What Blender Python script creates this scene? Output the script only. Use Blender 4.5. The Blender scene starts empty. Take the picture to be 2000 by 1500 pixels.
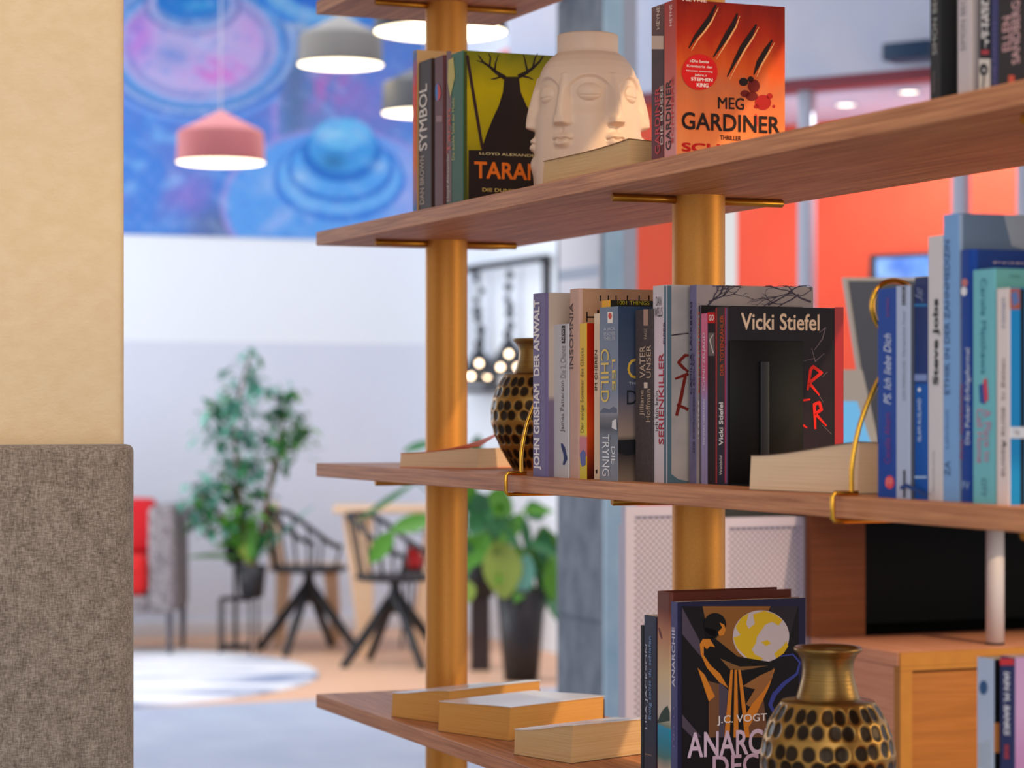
import bpy, bmesh, math, random
import numpy as np
from mathutils import Vector, Matrix, Euler

random.seed(7)
SC = bpy.context.scene
COL = SC.collection

# ------------------------------------------------------------------ camera
F = 85 / 36 * 2000          # focal length in pixels of the 2000 px wide frame
CX, HY, CZ = 1000.0, 802.0, 1.34
cam_d = bpy.data.cameras.new('camera')
cam = bpy.data.objects.new('camera', cam_d)
COL.objects.link(cam)
cam.location = (0, 0, CZ)
cam.rotation_euler = (math.pi / 2, 0, 0)
cam_d.lens = 85
cam_d.sensor_width = 36
cam_d.shift_y = (HY - 750) / 2000
cam_d.clip_start = 0.05
cam_d.dof.use_dof = True
cam_d.dof.focus_distance = 2.95
cam_d.dof.aperture_fstop = 5.6
SC.camera = cam

# ------------------------------------------------------------------ light
w = bpy.data.worlds.new('world')
SC.world = w
w.use_nodes = True
bg = w.node_tree.nodes['Background']
bg.inputs[0].default_value = (0.98, 0.95, 0.96, 1)
bg.inputs[1].default_value = 0.85


def area(name, loc, target, sx, sy, power, color):
    l = bpy.data.lights.new(name, 'AREA')
    l.shape = 'RECTANGLE'
    l.size, l.size_y = sx, sy
    l.energy = power
    l.color = color
    o = bpy.data.objects.new(name, l)
    COL.objects.link(o)
    o.location = loc
    o.rotation_euler = (Vector(target) - Vector(loc)).to_track_quat('-Z', 'Y').to_euler()
    return o


def spot(name, loc, target, power, color, size=0.5, blend=0.5, radius=0.05):
    l = bpy.data.lights.new(name, 'SPOT')
    l.energy = power
    l.color = color
    l.spot_size = size
    l.spot_blend = blend
    l.shadow_soft_size = radius
    o = bpy.data.objects.new(name, l)
    COL.objects.link(o)
    o.location = loc
    o.rotation_euler = (Vector(target) - Vector(loc)).to_track_quat('-Z', 'Y').to_euler()
    return o


area('daylight_window', (-5.6, 12.2, 2.0), (-0.5, 13.0, 1.2), 3.6, 3.2, 215, (0.86, 0.93, 1.0))
area('far_ceiling_light', (-1.2, 11.0, 4.2), (-1.2, 11.0, 0.0), 3.5, 3.0, 100, (0.95, 0.97, 1.0))
area('front_fill', (0.6, -2.2, 2.6), (0.4, 3.0, 1.4), 2.6, 2.2, 40, (0.92, 0.95, 1.0))  # added fill light behind the camera, no real window
spot('shelf_spotlight', (2.3, 1.3, 3.5), (0.9, 2.9, 1.3), 400, (1.0, 0.70, 0.40), 0.64, 0.15, 0.04)
area('pillar_warm_fill', (0.5, 1.5, 2.7), (-0.45, 2.9, 1.5), 0.9, 0.9, 12, (1.0, 0.68, 0.34))  # unseen broad light added to warm the cream pillar
area('pod_ceiling_fill', (1.6, 9.9, 1.9), (1.6, 9.9, 3), 1.8, 0.5, 5.0, (0.55, 0.85, 1.0))  # hidden upward fill, added only to brighten the pod ceiling
area('side_warm_fill', (1.95, 2.6, 1.5), (0.4, 3.3, 1.2), 0.35, 0.35, 6, (1.0, 0.74, 0.34))  # added warm light at right for column sides and page edges, no real lamp
area('pod_light', (1.6, 9.9, 2.55), (1.6, 9.9, 0), 1.6, 0.5, 20, (0.86, 0.92, 1.0))

SC.view_settings.view_transform = 'Standard'
SC.view_settings.look = 'None'
SC.view_settings.exposure = 0.0
SC.view_settings.gamma = 1.0
SC.view_settings.use_curve_mapping = False

# ------------------------------------------------------------------ room frame
AL = math.atan(1997 / F)
SA, CA = math.sin(AL), math.cos(AL)
OX, OY = -0.314, 3.874
ANG = -(math.pi / 2 - AL)      # local x = along the shelf (towards the viewer), local y = shelf depth
PI = math.pi


def W(u, v, z=0.0):
    return Vector((OX + SA * u + CA * v, OY - CA * u + SA * v, z))


def UV(X, Y):
    dx, dy = X - OX, Y - OY
    return SA * dx - CA * dy, CA * dx + SA * dy


def u_at(px, v):
    k = (px - CX) / F
    return (k * (OY + SA * v) - OX - CA * v) / (SA + k * CA)


def v_at(px, u):
    k = (px - CX) / F
    return (k * (OY - CA * u) - OX - SA * u) / (CA - SA * k)


def z_at(py, Y):
    return CZ + (HY - py) / F * Y


def at(px, py, Y):
    return Vector(((px - CX) / F * Y, Y, z_at(py, Y)))


def on_z(px, py, z):
    Y = (CZ - z) * F / (py - HY)
    return Vector(((px - CX) / F * Y, Y, z))


# ------------------------------------------------------------------ materials
def lin(c):
    return tuple((x / 255 / 12.92) if x / 255 <= 0.04045 else ((x / 255 + 0.055) / 1.055) ** 2.4 for x in c) + (1.0,)


MATS = {}


def mat(name, c, rough=0.5, metal=0.0, spec=0.5, c2=None, scale=20.0, stretch=(1, 1, 1), bump=0.0, emit=0.0,
        thr=(0.35, 0.65), detail=4.0, bscale=None):
    if name in MATS:
        return MATS[name]
    m = bpy.data.materials.new(name)
    m.use_nodes = True
    nt = m.node_tree
    b = nt.nodes['Principled BSDF']
    b.inputs['Base Color'].default_value = lin(c)
    b.inputs['Roughness'].default_value = rough
    b.inputs['Metallic'].default_value = metal
    b.inputs['Specular IOR Level'].default_value = spec
    if emit:
        b.inputs['Emission Color'].default_value = lin(c)
        b.inputs['Emission Strength'].default_value = emit
    if c2 is not None or bump:
        tc = nt.nodes.new('ShaderNodeTexCoord')
        mp = nt.nodes.new('ShaderNodeMapping')
        mp.inputs['Scale'].default_value = stretch
        nt.links.new(tc.outputs['Object'], mp.inputs['Vector'])
        n = nt.nodes.new('ShaderNodeTexNoise')
        n.inputs['Scale'].default_value = scale
        n.inputs['Detail'].default_value = detail
        nt.links.new(mp.outputs[0], n.inputs['Vector'])
        if c2 is not None:
            r = nt.nodes.new('ShaderNodeValToRGB')
            r.color_ramp.elements[0].position = thr[0]
            r.color_ramp.elements[1].position = thr[1]
            r.color_ramp.elements[0].color = lin(c)
            r.color_ramp.elements[1].color = lin(c2)
            nt.links.new(n.outputs['Fac'], r.inputs[0])
            nt.links.new(r.outputs[0], b.inputs['Base Color'])
        if bump:
            n2 = n
            if bscale:
                n2 = nt.nodes.new('ShaderNodeTexNoise')
                n2.inputs['Scale'].default_value = bscale
                n2.inputs['Detail'].default_value = 3
                nt.links.new(mp.outputs[0], n2.inputs['Vector'])
            bp = nt.nodes.new('ShaderNodeBump')
            bp.inputs['Strength'].default_value = bump
            bp.inputs['Distance'].default_value = 0.002
            nt.links.new(n2.outputs['Fac'], bp.inputs['Height'])
            nt.links.new(bp.outputs[0], b.inputs['Normal'])
    MATS[name] = m
    return m


def mat_grad(name, stops, zmax, rough=0.4, noise=0.15, nscale=30.0, stretch=(1, 1, 1), axis='Z'):
    """a printed vertical gradient: stops = [(fraction of the height, colour)]"""
    m = bpy.data.materials.new(name)
    m.use_nodes = True
    nt = m.node_tree
    b = nt.nodes['Principled BSDF']
    b.inputs['Roughness'].default_value = 0.5
    b.inputs['Specular IOR Level'].default_value = 0.15
    tc = nt.nodes.new('ShaderNodeTexCoord')
    sp = nt.nodes.new('ShaderNodeSeparateXYZ')
    nt.links.new(tc.outputs['Object'], sp.inputs[0])
    mp = nt.nodes.new('ShaderNodeMapping')
    mp.inputs['Scale'].default_value = stretch
    nt.links.new(tc.outputs['Object'], mp.inputs['Vector'])
    n = nt.nodes.new('ShaderNodeTexNoise')
    n.inputs['Scale'].default_value = nscale
    n.inputs['Detail'].default_value = 5
    nt.links.new(mp.outputs[0], n.inputs['Vector'])
    d = nt.nodes.new('ShaderNodeMath')
    d.operation = 'DIVIDE'
    d.inputs[1].default_value = zmax
    nt.links.new(sp.outputs[axis], d.inputs[0])
    s = nt.nodes.new('ShaderNodeMath')
    s.operation = 'SUBTRACT'
    s.inputs[1].default_value = 0.5
    nt.links.new(n.outputs['Fac'], s.inputs[0])
    ma = nt.nodes.new('ShaderNodeMath')
    ma.operation = 'MULTIPLY_ADD'
    ma.inputs[1].default_value = noise * 2
    nt.links.new(s.outputs[0], ma.inputs[0])
    nt.links.new(d.outputs[0], ma.inputs[2])
    r = nt.nodes.new('ShaderNodeValToRGB')
    el = r.color_ramp.elements
    while len(el) < len(stops):
        el.new(0.5)
    for e, (p, c) in zip(el, stops):
        e.position = p
        e.color = lin(c)
    nt.links.new(ma.outputs[0], r.inputs[0])
    nt.links.new(r.outputs[0], b.inputs['Base Color'])
    return m


def mat_attr(name, attr, rough=0.6, metal=0.0):
    m = bpy.data.materials.new(name)
    m.use_nodes = True
    nt = m.node_tree
    b = nt.nodes['Principled BSDF']
    b.inputs['Roughness'].default_value = rough
    b.inputs['Metallic'].default_value = metal
    a = nt.nodes.new('ShaderNodeAttribute')
    a.attribute_name = attr
    nt.links.new(a.outputs['Color'], b.inputs['Base Color'])
    return m


def wood(name, c1, c2, rough=0.45, along='X', scale=1.0):
    m = bpy.data.materials.new(name)
    m.use_nodes = True
    nt = m.node_tree
    b = nt.nodes['Principled BSDF']
    b.inputs['Roughness'].default_value = rough
    b.inputs['Specular IOR Level'].default_value = 0.22
    tc = nt.nodes.new('ShaderNodeTexCoord')
    mp = nt.nodes.new('ShaderNodeMapping')
    s = {'X': (3, 60, 130), 'Y': (60, 3, 130), 'Z': (60, 60, 3)}[along]
    mp.inputs['Scale'].default_value = tuple(x * scale for x in s)
    nt.links.new(tc.outputs['Object'], mp.inputs['Vector'])
    n = nt.nodes.new('ShaderNodeTexNoise')
    n.inputs['Scale'].default_value = 1.6
    n.inputs['Detail'].default_value = 6
    n.inputs['Roughness'].default_value = 0.65
    n.inputs['Distortion'].default_value = 0.6
    nt.links.new(mp.outputs[0], n.inputs['Vector'])
    r = nt.nodes.new('ShaderNodeValToRGB')
    r.color_ramp.elements[0].position = 0.32
    r.color_ramp.elements[1].position = 0.68
    r.color_ramp.elements[0].color = lin(c1)
    r.color_ramp.elements[1].color = lin(c2)
    nt.links.new(n.outputs['Fac'], r.inputs[0])
    nt.links.new(r.outputs[0], b.inputs['Base Color'])
    bp = nt.nodes.new('ShaderNodeBump')
    bp.inputs['Strength'].default_value = 0.15
    bp.inputs['Distance'].default_value = 0.001
    nt.links.new(n.outputs['Fac'], bp.inputs['Height'])
    nt.links.new(bp.outputs[0], b.inputs['Normal'])
    return m


def emit_mat(name, c, s):
    m = bpy.data.materials.new(name)
    m.use_nodes = True
    nt = m.node_tree
    nt.nodes.remove(nt.nodes['Principled BSDF'])
    e = nt.nodes.new('ShaderNodeEmission')
    e.inputs[0].default_value = lin(c)
    e.inputs[1].default_value = s
    nt.links.new(e.outputs[0], nt.nodes['Material Output'].inputs[0])
    return m


# ------------------------------------------------------------------ mesh builder
class MB:
    def __init__(self):
        self.v, self.f, self.m, self.mats, self.smooth = [], [], [], [], []

    def mi(self, m):
        if m not in self.mats:
            self.mats.append(m)
        return self.mats.index(m)

    def add(self, vs, fs, m, smooth=False):
        o = len(self.v)
        self.v += [tuple(p) for p in vs]
        k = self.mi(m)
        for f in fs:
            self.f.append([i + o for i in f])
            self.m.append(k)
            self.smooth.append(smooth)
        return self

    def box(self, a, b, m):
        x0, y0, z0 = a
        x1, y1, z1 = b
        vs = [(x0, y0, z0), (x1, y0, z0), (x1, y1, z0), (x0, y1, z0), (x0, y0, z1), (x1, y0, z1), (x1, y1, z1), (x0, y1, z1)]
        fs = [(0, 3, 2, 1), (4, 5, 6, 7), (0, 1, 5, 4), (1, 2, 6, 5), (2, 3, 7, 6), (3, 0, 4, 7)]
        return self.add(vs, fs, m)

    def rbox(self, a, b, m, r=0.003, seg=2, smooth=True):
        bm = bmesh.new()
        bmesh.ops.create_cube(bm, size=1)
        for v in bm.verts:
            v.co = Vector([(a[i] + b[i]) / 2 + v.co[i] * (b[i] - a[i]) for i in range(3)])
        bmesh.ops.bevel(bm, geom=list(bm.edges), offset=r, segments=seg, profile=0.5, affect='EDGES')
        self.bm(bm, m, smooth)
        return self

    def bm(self, bm, m, smooth=False):
        bm.verts.index_update()
        self.add([v.co[:] for v in bm.verts], [[v.index for v in f.verts] for f in bm.faces], m, smooth)
        bm.free()

    def prism(self, pts, z0, z1, m, smooth=False):
        n = len(pts)
        vs = [(x, y, z0) for x, y in pts] + [(x, y, z1) for x, y in pts]
        fs = [tuple(range(n - 1, -1, -1)), tuple(range(n, 2 * n))] + [(i, (i + 1) % n, n + (i + 1) % n, n + i) for i in range(n)]
        return self.add(vs, fs, m, smooth)

    def tube(self, pts, r, m, seg=10, cap=True, closed=False):
        pts = [Vector(p) for p in pts]
        rs = r if isinstance(r, (list, tuple)) else [r] * len(pts)
        n = len(pts)
        rings = []
        prev = None
        for i, p in enumerate(pts):
            a = pts[(i - 1) % n] if closed else pts[max(i - 1, 0)]
            b = pts[(i + 1) % n] if closed else pts[min(i + 1, n - 1)]
            t = (b - a).normalized()
            if prev is None:
                ref = Vector((0, 0, 1)) if abs(t.z) < 0.9 else Vector((1, 0, 0))
                x = t.cross(ref).normalized()
            else:
                x = (prev - t * prev.dot(t)).normalized()
            prev = x
            y = t.cross(x)
            rings.append([p + (x * math.cos(2 * PI * k / seg) + y * math.sin(2 * PI * k / seg)) * rs[i] for k in range(seg)])
        vs = [q for ring in rings for q in ring]
        fs = []
        for i in range(n if closed else n - 1):
            j = (i + 1) % n
            for k in range(seg):
                fs.append((i * seg + k, i * seg + (k + 1) % seg, j * seg + (k + 1) % seg, j * seg + k))
        self.add(vs, fs, m, True)
        if cap and not closed:
            self.add(rings[0], [tuple(range(seg))[::-1]], m)
            self.add(rings[-1], [tuple(range(seg))], m)
        return self

    def lathe(self, prof, m, seg=40, c=(0, 0, 0), smooth=True):
        vs, fs = [], []
        for r, z in prof:
            for k in range(seg):
                a = 2 * PI * k / seg
                vs.append((c[0] + r * math.cos(a), c[1] + r * math.sin(a), c[2] + z))
        for i in range(len(prof) - 1):
            for k in range(seg):
                fs.append((i * seg + k, i * seg + (k + 1) % seg, (i + 1) * seg + (k + 1) % seg, (i + 1) * seg + k))
        return self.add(vs, fs, m, smooth)

    def disc(self, c, r, m, seg=32, up=True):
        vs = [(c[0] + r * math.cos(2 * PI * k / seg), c[1] + r * math.sin(2 * PI * k / seg), c[2]) for k in range(seg)]
        f = tuple(range(seg))
        return self.add(vs, [f if up else f[::-1]], m)

    def build(self, name, parent=None, loc=None, rot=None):
        me = bpy.data.meshes.new(name)
        me.from_pydata(self.v, [], self.f)
        for m in self.mats:
            me.materials.append(m)
        me.polygons.foreach_set('material_index', self.m)
        me.polygons.foreach_set('use_smooth', self.smooth)
        me.update()
        o = bpy.data.objects.new(name, me)
        COL.objects.link(o)
        if parent:
            o.parent = parent
        if loc is not None:
            o.location = loc
        if rot is not None:
            o.rotation_euler = (0, 0, rot)
        return o


def tag(o, label=None, cat=None, group=None, kind=None):
    if label:
        o['label'] = label
    if cat:
        o['category'] = cat
    if group:
        o['group'] = group
    if kind:
        o['kind'] = kind
    return o


def thing(name, label, cat, loc=(0, 0, 0), rot=0.0, group=None):
    o = bpy.data.objects.new(name, None)
    o.empty_display_size = 0.05
    COL.objects.link(o)
    o.location = loc
    o.rotation_euler = (0, 0, rot)
    return tag(o, label, cat, group)


def part(mb, name, parent, label=None):
    o = mb.build(name, parent)
    if label:
        o['label'] = label
    return o


def struct(mb, name, loc=None, rot=None):
    o = mb.build(name, None, loc, rot)
    o['kind'] = 'structure'
    return o


def copy_tree(o, parent=None):
    c = o.copy()
    COL.objects.link(c)
    c.parent = parent
    for ch in list(o.children):
        copy_tree(ch, c)
    return c


# ------------------------------------------------------------------ lettering
_txt = {}


def text_mesh(s, bold=0.0, shear=0.0):
    key = (s, bold, shear)
    if key in _txt:
        return _txt[key]
    cu = bpy.data.curves.new('t', 'FONT')
    cu.body = s
    cu.resolution_u = 3
    cu.shear = shear
    cu.align_x = 'CENTER'
    cu.space_line = 0.8
    o = bpy.data.objects.new('t', cu)
    COL.objects.link(o)
    dg = bpy.context.evaluated_depsgraph_get()
    dg.update()
    ev = o.evaluated_get(dg)
    me = ev.to_mesh()
    vs = [(v.co.x, v.co.y) for v in me.vertices]
    fs = [tuple(p.vertices) for p in me.polygons]
    ev.to_mesh_clear()
    bpy.data.objects.remove(o)
    bpy.data.curves.remove(cu)
    if bold:
        base_v, base_f = vs, fs
        vs, fs = [], []
        for dx, dy in ((-1, -1), (1, -1), (-1, 1), (1, 1)):
            o_ = len(vs)
            vs += [(x + dx * bold, y + dy * bold, len(vs) // len(base_v) * 0.00004) for x, y in base_v]
            fs += [tuple(i + o_ for i in f) for f in base_f]
    xs = [p[0] for p in vs]
    ys = [p[1] for p in vs]
    x0, x1, y0, y1 = min(xs), max(xs), min(ys), max(ys)
    vs = [((p[0] - x0) / (x1 - x0), (p[1] - y0) / (y1 - y0), p[2] if len(p) > 2 else 0.0) for p in vs]
    _txt[key] = (vs, fs)
    return _txt[key]


class Face:
    """a printed face: px(x, y) turns a photo pixel into face coordinates (a to the right, b up)"""

    def __init__(self, mb, to_local, px):
        self.mb, self.to, self.px = mb, to_local, px

    def text(self, s, box, m, rot=0, bold=0.0, shear=0.0, layer=2):
        (a0, b1), (a1, b0) = self.px(box[0], box[1]), self.px(box[2], box[3])
        vs, fs = text_mesh(s, bold, shear)
        out = []
        for x, y, dz in vs:
            if rot == 90:        # reads bottom to top
                x, y = 1 - y, x
            elif rot == -90:     # reads top to bottom
                x, y = y, 1 - x
            out.append(self.to(a0 + (a1 - a0) * x, b0 + (b1 - b0) * y, 0.00022 * layer + dz))
        self.mb.add(out, fs, m)

    def poly(self, pts, m, layer=1):
        vs = [self.to(*self.px(x, y), 0.00022 * layer) for x, y in pts]
        # keep the winding that looks out of the page (photo y runs down)
        ar = sum(pts[i][0] * pts[(i + 1) % len(pts)][1] - pts[(i + 1) % len(pts)][0] * pts[i][1] for i in range(len(pts)))
        idx = tuple(range(len(vs)))
        self.mb.add(vs, [idx[::-1] if ar > 0 else idx], m)

    def rect(self, x0, y0, x1, y1, m, layer=1):
        self.poly([(x0, y0), (x1, y0), (x1, y1), (x0, y1)], m, layer)

    def ell(self, cx, cy, rx, ry, m, layer=1, seg=36):
        self.poly([(cx + rx * math.cos(2 * PI * k / seg), cy + ry * math.sin(2 * PI * k / seg)) for k in range(seg)], m, layer)

    def stroke(self, pts, wd, m, layer=1):
        n = len(pts)
        for i in range(n - 1):
            (x0, y0), (x1, y1) = pts[i], pts[i + 1]
            w0 = wd[i] if isinstance(wd, (list, tuple)) else wd
            w1 = wd[i + 1] if isinstance(wd, (list, tuple)) else wd
            L = math.hypot(x1 - x0, y1 - y0) or 1
            nx, ny = -(y1 - y0) / L / 2, (x1 - x0) / L / 2
            self.poly([(x0 + nx * w0, y0 + ny * w0), (x1 + nx * w1, y1 + ny * w1), (x1 - nx * w1, y1 - ny * w1), (x0 - nx * w0, y0 - ny * w0)], m, layer + 0.03 * i / n)
            if 0 < i:
                self.ell(x0, y0, w0 / 2, w0 / 2, m, layer + 0.02, 8)


PAGES = None


def page_mat(name, c1, c2, horizontal=True):
    return mat(name, c1, 0.85, c2=c2, scale=1.0, stretch=(6, 6, 1700) if horizontal else (900, 4, 4), bump=0.25, spec=0.1, detail=3.0)


PG_WHITE = page_mat('paper_white', (214, 196, 168), (236, 222, 198), False)
PG_CREAM = page_mat('paper_cream_flat', (204, 166, 118), (222, 188, 142))
PG_AMBER = page_mat('paper_yellowed_flat', (208, 150, 80), (224, 168, 96))
PG_PALE = page_mat('paper_pale_flat', (216, 184, 150), (232, 204, 172))


class Book:
    """a standing book; x0, x1 = the spine's edges in the photo, ytop = its top there, v0 = setback of its spine from the shelf edge"""

    def __init__(self, label, zs, x0, x1, ytop, v0, wd, spine, front=None, group=None, hard=False, pages=None, u0=None, u1=None, round_=0.0):
        self.u0 = u_at(x0, v0) if u0 is None else u0
        self.u1 = u_at(x1, v0) if u1 is None else u1
        self.v0, self.zs = v0, zs
        Y = W(self.u1, v0).y
        self.h = z_at(ytop, Y) - zs
        self.t = self.u1 - self.u0
        self.w = wd
        if wd > 1:
            wd = v_at(wd, self.u1) - v0
            self.w = wd
        t, h = self.t, self.h
        self.th = thing('book', label, 'book', W(self.u0, v0, zs), ANG, group)
        front = front or spine
        mb = self.mb = MB()
        ct = min(0.0022 if hard else 0.0006, t * 0.2)
        r = min(round_ or 0.001, t * 0.3)
        # spine with softened edges
        arc = [(r - r * math.cos(a), r - r * math.sin(a)) for a in (0, PI / 8, PI / 4, 3 * PI / 8, PI / 2)]
        out = [(0, wd)] + arc + [(t - x, y) for x, y in arc[::-1]] + [(t, wd)]
        inn = [(t - ct, wd), (t - ct, ct + r), (ct, ct + r), (ct, wd)]
        loop = out + inn
        n = len(out)
        for i in range(n - 1):
            m = spine
            if i == n - 2:
                m = front
            if i == 0:
                m = front if front is not spine else spine
            (xa, ya), (xb, yb) = out[i], out[i + 1]
            mb.add([(xa, ya, 0), (xb, yb, 0), (xb, yb, h), (xa, ya, h)], [(0, 1, 2, 3)], m)
        k = len(loop)
        # edges of the boards (top, bottom, inside)
        for z, fl in ((h, False), (0, True)):
            q = [(0, 0 + r, z), (ct, ct + r, z), (ct, wd, z), (0, wd, z)]
            mb.add(q, [(0, 1, 2, 3)], front)
            q = [(t, r, z), (t - ct, ct + r, z), (t - ct, wd, z), (t, wd, z)]
            mb.add(q, [(0, 1, 2, 3)], front)
            q = [(x, y, z) for x, y in arc] + [(t - x, y, z) for x, y in arc[::-1]] + [(t - ct, ct + r, z), (ct, ct + r, z)]
            mb.add(q, [tuple(range(len(q)))], spine)
        for a, b in ((inn[0], inn[1]), (inn[1], inn[2]), (inn[2], inn[3]), (out[-1], inn[0]), (inn[3], out[0])):
            mb.add([(a[0], a[1], 0), (b[0], b[1], 0), (b[0], b[1], h), (a[0], a[1], h)], [(0, 1, 2, 3)], front)
        pb = MB()
        e = 0.0005
        dz = 0.003 if hard else 0.0004
        pb.box((ct + e, ct + r + e, dz), (t - ct - e, wd - (0.003 if hard else 0.0008), h - dz), pages or PG_WHITE)
        self.pb = pb

        def pxs(x, y):
            u = u_at(x, self.v0)
            return u - self.u0, z_at(y, W(u, self.v0).y) - zs

        def pxf(x, y):
            v = v_at(x, self.u1)
            return v - self.v0, z_at(y, W(self.u1, v).y) - zs

        self.S = Face(mb, lambda a, b, d: (a, -d, b), pxs)
        self.C = Face(mb, lambda a, b, d: (self.t + d, a, b), pxf)

    def done(self):
        part(self.mb, 'cover', self.th)
        part(self.pb, 'page_block', self.th)
        return self.th


def ink(c, rough=0.4, name=None):
    n = name or 'ink_%02x%02x%02x' % tuple(int(x) for x in c)
    return mat(n, c, 0.5, spec=0.15)


# ------------------------------------------------------------------ common materials
M_oak = wood('oak_veneer', (156, 94, 60), (214, 148, 102), 0.5, 'X')
M_gold = mat('satin_gold_paint', (204, 140, 64), 0.46, 0.6, spec=0.25, c2=(208, 145, 70), scale=300)
M_golddark = mat('brushed_gold_rod', (176, 122, 44), 0.35, 0.9)
M_wire = mat('polished_brass_wire', (228, 170, 60), 0.16, 1.0)
M_black = mat('black_metal', (22, 22, 25), 0.45)
M_white = mat('white_paint', (235, 236, 240), 0.7, c2=(228, 230, 236), scale=6)

# ------------------------------------------------------------------ the room
U_BACK, V_SIDE = -10.25, 4.2
CEIL = 4.3
m_grey_floor = mat('grey_floor', (178, 190, 208), 0.55, c2=(168, 180, 202), scale=3.0)
m_wood_floor = wood('wood_floor', (224, 170, 134), (242, 200, 168), 0.5, 'Y', 0.35)
U_SPLIT = -7.0
mb = MB()
mb.add([(U_SPLIT, -9, 0), (5, -9, 0), (5, 9, 0), (U_SPLIT, 9, 0)], [(0, 1, 2, 3)], m_grey_floor)
mb.box((U_SPLIT, -9, -0.1), (5, 9, -0.001), m_grey_floor)
struct(mb, 'floor', (OX, OY, 0), ANG)
mb = MB()
mb.box((U_BACK - 0.2, -9, -0.1), (U_SPLIT, 9, 0), m_wood_floor)
struct(mb, 'floor_wood', (OX, OY, 0), ANG)
mb = MB()
mb.box((U_BACK - 0.2, -9, CEIL), (5, 9, CEIL + 0.15), mat('ceiling_white', (225, 228, 232), 0.8))
struct(mb, 'ceiling', (OX, OY, 0), ANG)

z_band = z_at(668, 14.4)
m_wall_hi = mat('wall_white', (238, 245, 252), 0.75)
m_wall_lo = mat('wall_grey_white', (222, 228, 242), 0.75, c2=(218, 225, 240), scale=2)
mb = MB()
mb.box((U_BACK - 0.15, -9, z_band), (U_BACK, V_SIDE, CEIL), m_wall_hi)
mb.box((U_BACK - 0.15, -9, 0), (U_BACK, V_SIDE, z_band), m_wall_lo)
struct(mb, 'wall_back', (OX, OY, 0), ANG)
mb = MB()
mb.box((U_BACK - 0.15, V_SIDE, 0), (-7.6, V_SIDE + 0.15, CEIL), m_wall_hi)
struct(mb, 'wall_right', (OX, OY, 0), ANG)
mb = MB()
mb.rbox((U_BACK, -9, 0), (U_BACK + 0.018, V_SIDE, 0.1), mat('baseboard_white', (225, 228, 236), 0.6), 0.004)
struct(mb, 'baseboard_back', (OX, OY, 0), ANG)

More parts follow.
